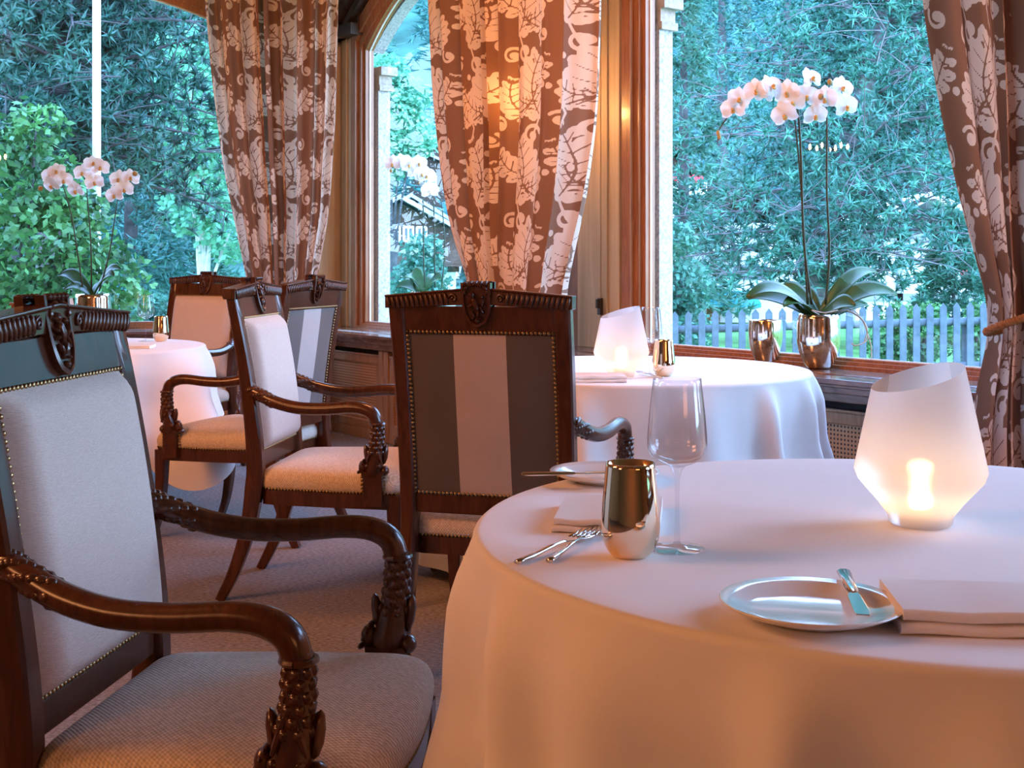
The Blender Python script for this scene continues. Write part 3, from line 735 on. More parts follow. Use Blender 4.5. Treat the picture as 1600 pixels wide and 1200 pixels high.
def plate(label, x, y, r=.1):
    t = thing('bread_plate', label, 'plate', (x,y,.7505), 0, 'white bread plates on the tables')
    pr = [(0,.004),(.052,.003),(.055,0),(.058,.0035),(.070,.006),(.088,.012),(.0985,.018),(.1,.0195),(.0985,.0205),(.086,.0150),(.070,.0095),(.060,.0072),(0,.0068)]
    MB().lathe([(a*r/.1,b) for a,b in pr],64).build('dish', CHINA, t, smooth=True); return t
plate('white bread plate with a butter knife, in front on the nearest table', .328,1.375,.1)
plate('white bread plate behind the gold tumbler on the nearest table edge', .165,2.235,.098)
plate('white bread plate on the far left table', -1.97,6.12,.1)
def knife(label, x, y, z, rz, tilt=0, L=.17, roll=0):
    t = thing('butter_knife', label, 'knife', (x,y,z), rz, 'butter knives on the bread plates'); t.rotation_euler = (roll,tilt,rz)
    MB().tube([(-.093,0,.004),(-.088,0,.004),(-.01,0,.004),(.0,0,.004)],[.0045,.0085,.0068,.005],10,flat=.45).build('handle', STEEL, t, smooth=True, auto=50)
    mb = MB(); o_ = [(0,-.004),(.015,-.0085),(.07,-.0095),(.084,-.0085),(.086,.006),(.07,.008),(.01,.006),(0,.004)]
    mb.prism(o_, .0028,.0050).build('blade', STEEL, t, bevel=.0006); return t
knife('steel butter knife lying across the front bread plate', .377,1.385,.7715, D(-98), D(1))
knife('steel butter knife on the rear bread plate, handle over the table edge', .108,2.16,.773, D(6), 0)
def fork(label, x, y, rz):
    t = thing('fork', label, 'fork', (x,y,.751), rz, 'steel forks on the tables')
    hp = cr([(-.10,0,.003),(-.05,0,.004),(.0,0,.007),(.03,0,.006)],4)
    MB().tube(hp,[.0052]*4+[.004]*4+[.0028]*5,8,flat=.6).build('handle', STEEL, t, smooth=True)
    mb = MB(); mb.prism([(.028,-.0025),(.040,-.010),(.056,-.0115),(.056,.0115),(.040,.010),(.028,.0025)],.0045,.0065)
    mb.build('fork_head', STEEL, t, bevel=.0008)
    for k_ in range(4):
        y0 = -.0098+.0065*k_
        MB().tube([(.054,y0,.0055),(.075,y0,.0065),(.094,y0,.011)],[.0018,.0016,.0007],6).build('tine', STEEL, t, smooth=True)
    return t
def pt(px, py, z=.75): d = (CAMH-z)*F/(py-HOR); return ((px-800)/F*d, d)
def fork_px(label, a, b):
    A = Vector(pt(*a)); B = Vector(pt(*b)); d = (B-A).normalized(); o_ = A+d*.10
    return fork(label, o_.x, o_.y, math.atan2(d.y,d.x))
fork_px('shorter steel fork left of the gold tumbler, nearest to the napkin', (808,883),(905,845))
fork_px('steel fork whose handle points to the gold tumbler base on the nearest table', (858,881),(942,828))
fork_px('steel fork beside the napkin on the table by the right window ledge', (1035,592),(985,582))
def napkin(label, cx, cy, w_, d_, rz, h=.022):
    t = thing('folded_napkin', label, 'napkin', (cx,cy,.7505), rz, 'folded white napkins on the tables')
    n_ = 2
    for k_ in range(n_):
        z0 = h*k_/n_; z1 = h*(k_+1)/n_-.0006; e = .003*k_
        # each fold a soft slab with a rounded front edge
        R = []
        for i in range(13):
            x = -w_/2+w_*i/12+(.003*k_ if i==0 else 0)
            sec = []
            for q in range(7):
                a = -PI/2+PI*q/6; sec.append((x, -d_/2+e-(z1-z0)/2*math.cos(a), (z0+z1)/2+(z1-z0)/2*math.sin(a)+.0012*math.sin(i*1.3+k_)))
            sec += [(x, d_/2-e, z1),(x, d_/2-e, z0)]
            R.append(sec)
        MB().rings(R).build('napkin_fold', NAPK, t, smooth=True, auto=50)
    return t
napkin('folded white napkin right of the front bread plate, cut off by the right edge', .558,1.366,.29,.135,D(-6),.026)
napkin('folded white napkin behind the two forks on the nearest table', .148,1.90,.155,.20,D(-8),.020)
napkin('folded white napkin on the table by the right window ledge', .27,4.13,.20,.13,D(2),.022)
napkin('folded white napkin on the far left table', -1.75,5.72,.22,.15,D(5),.014)

# ================================================================== CURTAINS (damask)
def damask_tile():
    W_,H_ = .40,.62; rs = .0025; nx,ny = int(W_/rs),int(H_/rs)
    X_,Y_ = np.meshgrid((np.arange(nx)+.5)*rs,(np.arange(ny)+.5)*rs)
    M = np.full(X_.shape,-1.0)          # signed: >0 inside
    def pd(cx,cy):
        dx = (X_-cx+W_/2)%W_-W_/2; dy = (Y_-cy+H_/2)%H_-H_/2; return dx,dy
    def circ(cx,cy,r):
        nonlocal M; dx,dy = pd(cx,cy); M = np.maximum(M, r-np.sqrt(dx*dx+dy*dy))
    cuts = []
    def cap(ax,ay,bx,by_,r,cut=False):
        nonlocal M
        dx,dy = pd((ax+bx)/2,(ay+by_)/2); vx,vy = (bx-ax),(by_-ay); L = math.hypot(vx,vy)+1e-9; vx/=L; vy/=L
        h = np.clip(dx*vx+dy*vy,-L/2,L/2); d = np.sqrt((dx-h*vx)**2+(dy-h*vy)**2)
        if cut: cuts.append(r-d)
        else: M = np.maximum(M, r-d)
    def spine(p0,p1,p2,t): 
        return [(1-t)**2*a+2*t*(1-t)*b+t*t*c for a,b,c in zip(p0,p1,p2)]
    def leaf(p0,p1,p2,wd,n=6):
        pr = None
        for i in range(n+1):
            t = i/n; s = spine(p0,p1,p2,t); e = spine(p0,p1,p2,min(1,t+.02)); g = spine(p0,p1,p2,max(0,t-.02))
            tx,ty = e[0]-g[0],e[1]-g[1]; L = math.hypot(tx,ty)+1e-9; tx/=L; ty/=L
            w_ = 1.16*wd*psin(PI*(.18+.74*t))**.8
            circ(s[0],s[1],w_*.45)
            for sd in (-1,1):
                cx = s[0]-ty*sd*w_*.62+tx*w_*.25; cy = s[1]+tx*sd*w_*.62+ty*w_*.25
                circ(cx,cy,w_*.40)
                circ(cx-ty*sd*w_*.22+tx*w_*.18,cy+tx*sd*w_*.22+ty*w_*.18,w_*.26)
                if i>0: cap(s[0]-tx*wd*.25,s[1]-ty*wd*.25,cx-ty*sd*w_*.1,cy+tx*sd*w_*.1,.0017,True)
            if pr: cap(pr[0],pr[1],s[0],s[1],.0024,True)
            pr = s
    def scroll(cx,cy,r0,a0,turn,th):
        prv = None
        for i in range(26):
            u = i/25; a = a0+turn*u*2*PI*1.25; r = r0*(1-.82*u); p = (cx+r*math.cos(a),cy+r*math.sin(a))
            if prv: cap(prv[0],prv[1],p[0],p[1],th*(1-.3*u))
            prv = p
        circ(cx+ r0*.12,cy,th*1.9)
    for (ox,oy,mx) in ((0,0,1),(W_/2,H_/2,-1)):
        def q(x,y): return (ox+mx*x, oy+y)
        leaf(q(.05,.02),q(.13,.12),q(.03,.26),.060,7)
        leaf(q(.07,.06),q(.16,.05),q(.20,.14),.040,5)
        leaf(q(.03,.10),q(-.06,.13),q(-.09,.22),.038,5)
        leaf(q(.02,.33),q(-.05,.38),q(-.02,.47),.044,6)
        leaf(q(.05,.34),q(.12,.36),q(.14,.44),.032,5)
        scroll(*q(.115,.255),.040,0.2,mx,.0075); scroll(*q(-.07,.30),.030,2.5,-mx,.006)
        scroll(*q(-.02,.56),.030,1.0,mx,.006)
        p=[q(.03,.26),q(.05,.31),q(.02,.36),q(.04,.42),q(.10,.52),q(.05,.63)]
        for a,b in zip(p[:-1],p[1:]): cap(a[0],a[1],b[0],b[1],.0045)
        circ(*q(.165,.20),.012); circ(*q(.16,.50),.013); circ(*q(-.10,.42),.012)
    C_ = np.full(M.shape,-1.0)
    for c in cuts: C_ = np.maximum(C_,c)
    M = np.minimum(M,-C_)
    return np.clip(M/.003+.5,0,1),W_,H_,rs
TILE = damask_tile()
def damask_mat():
    m = bpy.data.materials.new('damask_curtain'); m.use_nodes = True; t = m.node_tree; t.nodes.clear()
    o = nd(t,'ShaderNodeOutputMaterial'); mx = nd(t,'ShaderNodeMixShader'); pr = nd(t,'ShaderNodeBsdfPrincipled'); tl = nd(t,'ShaderNodeBsdfTranslucent')
    at = nd(t,'ShaderNodeAttribute', attribute_name='damask'); r = nd(t,'ShaderNodeMix', data_type='RGBA')
    r.inputs[6].default_value = (.245,.120,.072,1); r.inputs[7].default_value = (.72,.58,.48,1)
    rm = nd(t,'ShaderNodeMapRange'); rm.inputs['From Min'].default_value = .4; rm.inputs['From Max'].default_value = .6
    t.links.new(at.outputs['Fac'], rm.inputs[0]); t.links.new(rm.outputs[0], r.inputs[0])
    rr = nd(t,'ShaderNodeMapRange'); rr.inputs['To Min'].default_value = .75; rr.inputs['To Max'].default_value = .42
    t.links.new(rm.outputs[0], rr.inputs[0]); t.links.new(rr.outputs[0], pr.inputs['Roughness'])
    pr.inputs['Specular IOR Level'].default_value = .4; pr.inputs['Sheen Weight'].default_value = .2
    t.links.new(r.outputs[2], pr.inputs['Base Color']); t.links.new(r.outputs[2], tl.inputs[0]); mx.inputs[0].default_value = .25
    t.links.new(pr.outputs[0], mx.inputs[1]); t.links.new(tl.outputs[0], mx.inputs[2]); t.links.new(mx.outputs[0], o.inputs[0]); return m
DAM = damask_mat(); ROPE = plain('gold_rope',(.30,.14,.045),.6,0,.4,var=.3,scale=90)
def curtain(label, org, ax, nrm, tabL, tabR, wfab, seed, nfold=11, zb=.02, zt=3.2, tie=.95, amp=.05, shift=0, tieslope=0.0):
    """org: point of the curtain plane, ax: unit along it, nrm: unit to the room; tabL/R: (z, s) tables of its two edges"""
    t = thing('damask_curtain', label, 'curtain', (org.x,org.y,0), 0)
    nu,nv = int(wfab/.0042),int((zt-zb)/.0065); rnd = random.Random(seed)
    u = np.linspace(0,1,nu+1); z = np.linspace(zb,zt,nv+1); Uu,Z = np.meshgrid(u,z)
    zl,sl = zip(*tabL); zr,sr = zip(*tabR)
    def smooth_tab(zq, zs_, ss):
        y = np.interp(zq, zs_, ss); k_ = np.ones(41)/41; yp = np.pad(y,20,mode='edge'); return np.convolve(yp,k_,'valid')
    L = smooth_tab(z,zl,sl)[:,None]; R_ = smooth_tab(z,zr,sr)[:,None]
    ph = [rnd.uniform(0,6.28) for _ in range(6)]
    gather = np.exp(-((Z-tie)/.55)**2); w_ = (R_-L)
    base = 2*PI*nfold*(Uu+.022*np.sin(2*PI*Uu*2+ph[0])+.012*np.sin(2*PI*Uu*5+ph[1])+.006*np.sin(Z*2+ph[2]))
    fold = np.sin(base)+.28*np.sin(2*base+ph[3])+.4*np.sin(base*.37+ph[4])
    A = amp*(.75+.35*np.sin(2*PI*Uu*1.5+ph[5]))*(1-.25*gather)
    # narrow folds where fabric is pulled in: shift sideways to give them sharp cheeks
    side = .45*A*np.cos(base)
    edge = np.clip(np.minimum(Uu,1-Uu)*14,0,1)
    s = L+w_*Uu+side*edge; n_ = A*fold+.045*gather*np.sin(PI*Uu)*1.2
    s = s+ 0.0
    Px = ax.x*s+nrm.x*n_; Py = ax.y*s+nrm.y*n_
    co = np.stack([Px,Py,Z],-1).reshape(-1,3)
    idx = np.arange((nu+1)*(nv+1)).reshape(nv+1,nu+1)
    q = np.stack([idx[:-1,:-1],idx[:-1,1:],idx[1:,1:],idx[1:,:-1]],-1).reshape(-1,4)
    me = bpy.data.meshes.new('drape'); me.vertices.add(len(co)); me.vertices.foreach_set('co',co.ravel())
    me.loops.add(q.size); me.loops.foreach_set('vertex_index',q.ravel().astype(np.int32)); me.polygons.add(len(q))
    me.polygons.foreach_set('loop_start',np.arange(0,q.size,4,dtype=np.int32)); me.polygons.foreach_set('loop_total',np.full(len(q),4,dtype=np.int32))
    me.polygons.foreach_set('use_smooth',np.ones(len(q),dtype=bool)); me.update(); me.validate()
    T_,W_,H_,rs = TILE
    SC = 1.38; fx = ((Uu*wfab/SC+shift)%W_)/rs-.5; fy = ((Z/SC+.1*seed)%H_)/rs-.5
    x0 = np.floor(fx).astype(int); y0 = np.floor(fy).astype(int); ax_ = fx-x0; ay = fy-y0; ny,nx = T_.shape
    g = lambda a,b: T_[b%ny,a%nx]
    val = g(x0,y0)*(1-ax_)*(1-ay)+g(x0+1,y0)*ax_*(1-ay)+g(x0,y0+1)*(1-ax_)*ay+g(x0+1,y0+1)*ax_*ay
    at = me.attributes.new('damask','FLOAT','POINT'); at.data.foreach_set('value',val.ravel().astype(np.float32))
    me.materials.append(DAM); d = bpy.data.objects.new('drape',me); COL.objects.link(d); d.parent = t
    # rope tieback: twisted strands looped round the gathered cloth
    c = (np.interp(tie,zl,sl)+np.interp(tie,zr,sr))/2; hw = (np.interp(tie,zr,sr)-np.interp(tie,zl,sl))/2+.012; rt = MB()
    for st in range(3):
        pts = []
        for q_ in range(145):
            a = 2*PI*q_/144; tw = 30*a+st*2*PI/3
            sx = c+(hw+.008*math.cos(tw))*math.cos(a); ny_ = .045+(.085+.008*math.cos(tw))*math.sin(a); zz_ = tie+tieslope*math.cos(a)+.008*math.sin(tw)
            pts.append((ax.x*sx+nrm.x*ny_, ax.y*sx+nrm.y*ny_, zz_))
        rt.tube(pts,.0075,6)
    rt.build('tieback_rope', ROPE, t, smooth=True)
    return t
# curtain in the corner (its plane faces the camera)
Y1 = 8.30
def sx1(px): return (px-800)/F*Y1
def z_of(py, Y): return CAMH+(HOR-py)*Y/F
tL = [(0.0,sx1(372)),(.90,sx1(392)),(z_of(435,Y1),sx1(386)),(z_of(260,Y1),sx1(350)),(z_of(120,Y1),sx1(332)),(z_of(0,Y1),sx1(321)),(3.2,sx1(318))]
tR = [(0.0,sx1(520)),(.90,sx1(492)),(z_of(430,Y1),sx1(497)),(z_of(330,Y1),sx1(515)),(z_of(200,Y1),sx1(524)),(z_of(0,Y1),sx1(529)),(3.2,sx1(531))]
curtain('brown and silver damask curtain gathered in the far corner left of the middle window', Vector((0,Y1,0)), Vector((1,0,0)), Vector((0,-1,0)), tL, tR, 1.75, 1, nfold=9, amp=.062, shift=.1)
OFF = -.56
def tpt(px, py):
    t_,Y = on_plane(px, OFF); return (z_of(py,Y), -t_)
orgR = P0+N*OFF; axR = -U
tL = [(0.0,tpt(700,600)[1]),(.93,tpt(738,450)[1]),tpt(733,440),tpt(705,360),tpt(690,280),tpt(675,150),tpt(668,0),(3.2,tpt(666,0)[1])]
tR = [(0.0,tpt(890,600)[1]),(.93,tpt(866,450)[1]),tpt(871,440),tpt(895,310),tpt(909,180),tpt(915,0),(3.2,tpt(917,0)[1])]
curtain('brown and silver damask curtain in the middle, glowing from the sconce behind it', orgR, axR, -N, tL, tR, 1.75, 2, nfold=8, amp=.060, shift=.05)
tL = [(0.0,tpt(1505,720)[1]),tpt(1524,720),tpt(1530,650),tpt(1548,560),tpt(1563,495),tpt(1545,435),tpt(1510,300),tpt(1480,150),tpt(1455,0),(3.2,tpt(1440,0)[1])]
tR = [(0.0,tpt(1760,600)[1]),(.93,tpt(1690,500)[1]),(1.6,tpt(1760,300)[1]),(2.1,tpt(1800,0)[1]),(3.2,tpt(1820,0)[1])]
curtain('brown and silver damask curtain with rope tieback at the right edge of the picture', orgR, axR, -N, tL, tR, 1.9, 4, nfold=8, amp=.055, tie=.955, shift=.22, tieslope=.05)
# sconce behind the middle curtain
ts,Ys = on_plane(778,-.56); ps = P0+U*ts+N*-.34
t = thing('wall_sconce','brass wall sconce hidden behind the middle curtain, lighting it through','wall lamp',(ps.x,ps.y,1.93),math.atan2(U.y,U.x))
wl = N*.26
rotv = lambda v: Vector((v.x*U.x+v.y*U.y, -v.x*U.y+v.y*U.x, 0))
lw = rotv(N)*.31
MB().lathe([(0,0),(.012,0),(.014,.08),(0,.08)],12).build('candle_tube', WAX, t)
MB().tube([lw, lw*.6+Vector((0,0,-.05)), lw*.2+Vector((0,0,-.04)), Vector((0,0,0))],.006,8).build('bracket', BRASS, t, smooth=True)
MB().blob((0,0,.105),(.016,.016,.028),None,12,8).build('bulb', emis('bulb',(1,.6,.25),25), t, smooth=True)
point('sconce_light',(ps.x-N.x*.06,ps.y-N.y*.06,1.98),9,(1.0,.47,.14),.03)

# chandelier in the room (its reflection shows in the right window)
k_ = (1295-800)/F; dz_ = (HOR-238)/F; tt = (ND+.028)/(N.x*k_+N.y); hit = Vector((k_*tt,tt,CAMH+dz_*tt)); dv = Vector((k_,1,dz_))
rd = dv-N*2*dv.dot(N); ch = hit+rd*4.6
t = thing('chandelier','small brass chandelier with candle bulbs, seen only as a reflection in the right window','chandelier',(ch.x,ch.y,ch.z-.08))
MB().lathe([(0,-.06),(.02,-.05),(.035,-.02),(.02,.02),(.01,.08),(.006,.16),(.006,CEIL-ch.z+.08-.02),(.05,CEIL-ch.z+.08-.01),(.05,CEIL-ch.z+.078),(0,CEIL-ch.z+.078)],16).build('stem', BRASS, t, smooth=True)
BULB = emis('candle_bulb',(1,.62,.25),70)
for i in range(6):
    a = i*PI/3+.3; c,s = math.cos(a),math.sin(a)
    m_ = MB().tube(cr([(.02*c,.02*s,0),(.07*c,.07*s,-.04),(.13*c,.13*s,-.01),(.15*c,.15*s,.05)],4),.005,6); m_.lathe([(0,.05),(.02,.055),(.008,.06),(.008,.10),(0,.10)],10,(.15*c,.15*s,0))
    ar = m_.build('arm', BRASS, t, smooth=True)
    MB().blob((.15*c,.15*s,.125),(.013,.013,.026),None,8,6).build('bulb', BULB, ar, smooth=True)
point('chandelier_light',(ch.x,ch.y,ch.z+.02),30,WARM,.02)

# ================================================================== ORCHIDS AND GLASS POTS ON THE LEDGES
def mercury():
    m,t,b = newmat('mercury_glass'); b.inputs['Metallic'].default_value = 1; b.inputs['Roughness'].default_value = .10
    tcn = nd(t,'ShaderNodeTexCoord'); v = nd(t,'ShaderNodeTexVoronoi'); v.inputs['Scale'].default_value = 55; t.links.new(tcn.outputs['Object'], v.inputs['Vector'])
    r = nd(t,'ShaderNodeValToRGB'); r.color_ramp.elements[0].position = .10; r.color_ramp.elements[1].position = .22
    r.color_ramp.elements[0].color = (.16,.12,.085,1); r.color_ramp.elements[1].color = (.95,.90,.84,1)
    t.links.new(v.outputs['Distance'], r.inputs[0])
    n2 = nd(t,'ShaderNodeTexNoise'); n2.inputs['Scale'].default_value = 14; t.links.new(tcn.outputs['Object'], n2.inputs['Vector'])
    mx = nd(t,'ShaderNodeMix', data_type='RGBA', blend_type='MULTIPLY'); r2 = nd(t,'ShaderNodeValToRGB'); r2.color_ramp.elements[0].color = (.70,.50,.30,1); r2.color_ramp.elements[1].color = (1,1,1,1); r2.color_ramp.elements[0].position = .4; r2.color_ramp.elements[1].position = .6
    t.links.new(n2.outputs[0], r2.inputs[0]); mx.inputs[0].default_value = .8; t.links.new(r.outputs[0], mx.inputs[6]); t.links.new(r2.outputs[0], mx.inputs[7])
    t.links.new(mx.outputs[2], b.inputs['Base Color'])
    bp = nd(t,'ShaderNodeBump'); bp.inputs['Strength'].default_value = .25; bp.inputs['Distance'].default_value = .004; t.links.new(n2.outputs[0], bp.inputs['Height']); t.links.new(bp.outputs[0], b.inputs['Normal'])
    return m
MERC = mercury()
ORLEAF = plain('orchid_leaf',(.024,.085,.018),.38,0,.35,var=.35,scale=9,coat=.08)
STEM = plain('orchid_stem',(.030,.042,.018),.45,0,.4,var=.3,scale=30)
PETAL = foliage('orchid_petal',(.80,.80,.80),(.88,.90,.92),30,.25,.5); LIPM = plain('orchid_lip',(.62,.36,.10),.5,0,.4,var=.3,scale=60)
BUD = plain('orchid_bud',(.40,.28,.10),.5,0,.4,var=.2,scale=40); ROOT = plain('aerial_root',(.42,.36,.29),.7,0,.3,var=.2,scale=40)
MOSS = plain('bark_chips',(.10,.06,.035),.9,0,.2,var=.5,scale=40,bump=.8)
def petal_mesh(mb, ang, length, width, cup, M, base=.004):
    ca,sa = math.cos(ang),math.sin(ang); nu,nv = 8,6
    def fn(u,v):
        r = base+length*v; wv = width*(psin(PI*min(1,v*.93+.05))**.62)*(u-.5)*(1 if v<.98 else .6)
        h = cup*(v*v)*length-.25*abs(u-.5)*width*math.sin(PI*v)*.6
        p = Vector((ca*r-sa*wv, sa*r+ca*wv, h)); return tuple(M@p)
    mb.grid(fn,nu,nv)
def flower(parent, pos, facing, size=.04, roll=0.0, rnd=None):
    q = Vector(facing).normalized().to_track_quat('Z','Y'); M3 = q.to_matrix() @ Matrix.Rotation(roll,3,'Z')
    M = Matrix.Translation(pos) @ M3.to_4x4(); mb = MB(); s = size
    for a in (90,210,330): petal_mesh(mb, D(a), s*1.05, s*.78, -.12, M, .003)
    for a in (12,168): petal_mesh(mb, D(a), s*1.02, s*1.35, .10, Matrix.Translation(Vector(pos)+M3@Vector((0,0,.002)))@M3.to_4x4(), .002)
    f = mb.build('flower', PETAL, parent, smooth=True, fix=False)
    l = MB(); l.blob(Vector(pos)+M3@Vector((0,-.1*s,.2*s)),(.15*s,.15*s,.22*s),M3,8,5)
    l.blob(Vector(pos)+M3@Vector((0,-.30*s,.18*s)),(.20*s,.16*s,.10*s),M3,8,5)
    l.build('lip', LIPM, f, smooth=True)
def leaf_blade(parent, c, az, length, width, rise, droop, seed=0):
    ca,sa = math.cos(az),math.sin(az)
    def fn(u,v):
        r = length*v; z = rise*math.sin(min(1,v*1.0)*PI*.62)-droop*v**2.4
        wv = width*psin(PI*min(.985,.12+.86*v))**.75*(u-.5); f = abs(u-.5)*2
        return (c[0]+ca*r-sa*wv, c[1]+sa*r+ca*wv, c[2]+z+.18*width*f*f*(1-.4*v)+(.85*ca-.5*sa)*wv)
    MB().grid(fn,8,18).build('leaf', ORLEAF, parent, smooth=True, fix=False, solid=.0025)
def pot(parent, r=.095, h=.235, sealed=True):
    pr = [(0,0),(.45*r,0),(.60*r,.012),(.82*r,.05),(.97*r,.10),(1.0*r,.135),(.985*r,.18),(.965*r,h),(.945*r,h),(.96*r,.18),(.97*r,.13),(.7*r,.04),(0,.02)]
    P = cr([(a,0,b) for a,b in pr[1:8]],3)
    MB().lathe([(0,0)]+[(p.x,p.z) for p in P]+pr[8:],40).build('glass_pot', MERC, parent, smooth=True)
def orchid(label, x, y, sill, stems, leaves, R=.095, Hh=.235, roots=True, seed=0, fs=.042, sc=1.0):
    t = thing('potted_orchid', label, 'orchid', (x,y,sill), 0, 'white orchids in mercury glass pots on the window ledges'); rnd = random.Random(seed)
    pot(t,R,Hh); MB().lathe([(0,Hh-.025),(R*.93,Hh-.03),(R*.9,Hh-.06),(0,Hh-.06)],20).build('bark', MOSS, t)
    for (az,l,w_,ri,dr) in leaves: leaf_blade(t,(0,0,Hh-.03),az,l,w_,ri,dr)
    for (pts, fl, buds) in stems:
        P = cr([(a,b,c) for a,b,c in pts],7); n_ = len(P)
        st = MB().tube(P,[lerp(.0058,.0022,(i/n_)**1.2) for i in range(n_)],7).build('stem', STEM, t, smooth=True)
        for (u,off,face,roll) in fl:
            p = P[int(u*(n_-1))]+Vector(off); flower(st, p, face, fs*rnd.uniform(.92,1.08), roll)
            MB().tube([P[int(u*(n_-1))], (P[int(u*(n_-1))]+p)/2+Vector((0,0,.005)), p],.0015,5).build('flower_stalk', STEM, st)
        for (u,off) in buds:
            p = P[int(u*(n_-1))]+Vector(off); MB().blob(p,(.009,.009,.013),None,8,6).tube([P[int(u*(n_-1))],p],.0012,5).build('bud', BUD, st, smooth=True)
    if roots:
        for k__,(pp) in enumerate([[(.03,-.03,Hh),(.10,-.06,Hh+.02),(.17,-.07,Hh-.02),(.19,-.08,Hh-.10),(.14,-.09,Hh-.13),(.12,-.08,Hh-.12)],[(.02,-.03,Hh),(.10,-.04,Hh+.03),(.17,-.04,Hh-.01),(.21,-.05,Hh-.12),(.215,-.05,Hh-.19)],[(-.01,-.05,Hh),(-.05,-.09,Hh+.02),(.0,-.10,Hh+.01),(.06,-.09,Hh+.02)],[(.05,0,Hh),(.13,-.02,Hh+.01),(.2,-.03,Hh-.05),(.19,-.03,Hh-.12)]]):
            MB().tube(cr(pp,6),.0028,6).build('aerial_root', ROOT, t, smooth=True)
    return t
# measure the ledge point under an image point
def sill_pt(px, py): d = (CAMH-SILL)*F/(py-HOR); return (px-800)/F*d, d
x3,y3 = sill_pt(1279,576)
k3 = y3/F      # metres per pixel there
def P3(px,py,dy=0): return ((px-1279)*k3, dy, (580-py)*k3)
F0 = (0,-1,.05)
stemsA = [([P3(1268,480),P3(1256,380),P3(1252,260),P3(1247,180),P3(1238,145),P3(1215,128),P3(1180,142),P3(1150,172),P3(1125,205),P3(1121,228)],
           [],[(.93,(.0,0,-.0)),(.965,(.006,0,0))]),
          ([P3(1290,480),P3(1296,400),P3(1292,300),P3(1292,190),P3(1286,150),P3(1268,138),P3(1250,140)],[],[]),
          ([P3(1262,480),P3(1258,400),P3(1252,300),P3(1243,200),P3(1240,180)],[],[])]
o3 = orchid('tall white orchid in a mottled mirrored pot on the right window ledge', x3,y3,SILL+.001, stemsA,
       [(D(172),.30,.085,.12,.02),(D(195),.34,.080,.17,.06),(D(20),.30,.075,.20,-.02),(D(-8),.33,.080,.15,.03),(D(5),.22,.07,.07,.0),(D(110),.20,.08,.12,.0),(D(150),.2,.08,.14,.02),(D(-150),.20,.08,.10,.03),(D(-40),.17,.07,.09,.02)], R=.093,Hh=.235, seed=3)
stc = [c for c in o3.children if c.name.startswith('stem')]
def fl_at(st, lst, K, base, k_, fs, dy0=-.02):
    for i,(px,py,fx,fz,roll) in enumerate(lst):
        pos = Vector(((px-base[0])*k_, dy0-.012*(i%3), (base[1]-py)*k_)); flower(st, pos, (fx,-1,fz), fs, roll)
fl_at(stc[0], [(1144,175,-.3,.0,.1),(1152,160,.2,.2,-.2),(1178,148,-.2,.1,.1),(1193,150,.6,.1,.0),(1203,140,.5,.4,.3)],None,(1279,580),k3,.052)
fl_at(stc[0], [(1228,150,-.4,.0,.0),(1235,165,-.1,-.1,.2),(1222,185,-.5,-.4,.3),(1258,155,.1,.0,-.1)],None,(1279,580),k3,.056)
fl_at(stc[1], [(1272,185,.1,-.3,.1),(1298,160,.5,.0,.0),(1318,172,.3,-.1,.2),(1314,142,.4,.2,-.2),(1265,128,.6,.5,.1),(1285,160,-.3,-.1,.0)],None,(1279,580),k3,.052)
for px,py in ((1292,135),(1278,158)): MB().blob(((px-1279)*k3,-.05,(580-py)*k3),(.012,.01,.014),None,8,6).build('bud', BUD, stc[1], smooth=True)
# second mirrored pot, empty
xv,yv = sill_pt(1196,567)
t = thing('mirrored_vase','empty mottled mercury glass vase left of the tall orchid on the right ledge','vase',(xv,yv,SILL+.001)); pot(t,.078,.195)
# middle window orchid
x2,y2 = sill_pt(662,515); k2 = y2/F
def P2(px,py,dy=0): return ((px-662)*k2, dy, (515-py)*k2)
o2 = orchid('white orchid with rounded leaves in the middle window, above the striped chair crest', x2,y2,SILL+.001,
   [([P2(664,450),P2(662,400),P2(661,320),P2(658,285),P2(645,262),P2(625,258),P2(605,265)],[],[(.97,(0,0,-.02))]),([P2(680,450),P2(679,400),P2(678,330),P2(674,300),P2(662,282),P2(645,283)],[],[(.9,(0,0,-.02))]),([P2(690,450),P2(695,390),P2(690,320),P2(680,290)],[],[])],
   [(D(165),.20,.07,.09,.03),(D(205),.14,.06,.13,.0),(D(-30),.14,.10,.12,.0),(D(60),.18,.09,.14,.0),(D(130),.16,.08,.16,.0)], R=.095,Hh=.26, roots=False, seed=5)
st2 = [c for c in o2.children if c.name.startswith('stem')]
fl_at(st2[0], [(614,256,-.3,0,0),(628,254,0,.1,.2),(640,258,.1,0,.1),(650,268,.2,0,0),(655,256,.3,.2,.1),(660,272,.1,-.1,.2)],None,(662,515),k2,.058)
fl_at(st2[1], [(672,298,.2,-.2,.1),(667,275,.3,0,0)],None,(662,515),k2,.062)
# left window orchid
x1,y1 = sill_pt(145,519); k1 = y1/F
def P1(px,py,dy=0): return ((px-145)*k1, dy, (519-py)*k1)
o1 = orchid('white orchid with three flower stems in the left window', x1,y1,SILL+.001,
   [([P1(130,455),P1(122,400),P1(112,340),P1(100,295),P1(90,280)],[],[]),([P1(143,455),P1(142,380),P1(136,300),P1(138,272)],[],[]),([P1(155,455),P1(170,400),P1(178,350),P1(186,300),P1(195,280)],[],[])],
   [(D(170),.24,.085,.16,.0),(D(200),.18,.08,.10,.04),(D(10),.18,.08,.20,.0),(D(-15),.16,.08,.16,.0),(D(80),.2,.08,.12,.02)], R=.115,Hh=.25, roots=False, seed=6)
st1 = [c for c in o1.children if c.name.startswith('stem')]
fl_at(st1[0], [(80,275,-.2,.1,0),(102,282,.2,0,.1),(84,290,-.5,-.5,.2),(90,268,.1,.4,.2)],None,(145,519),k1,.060)
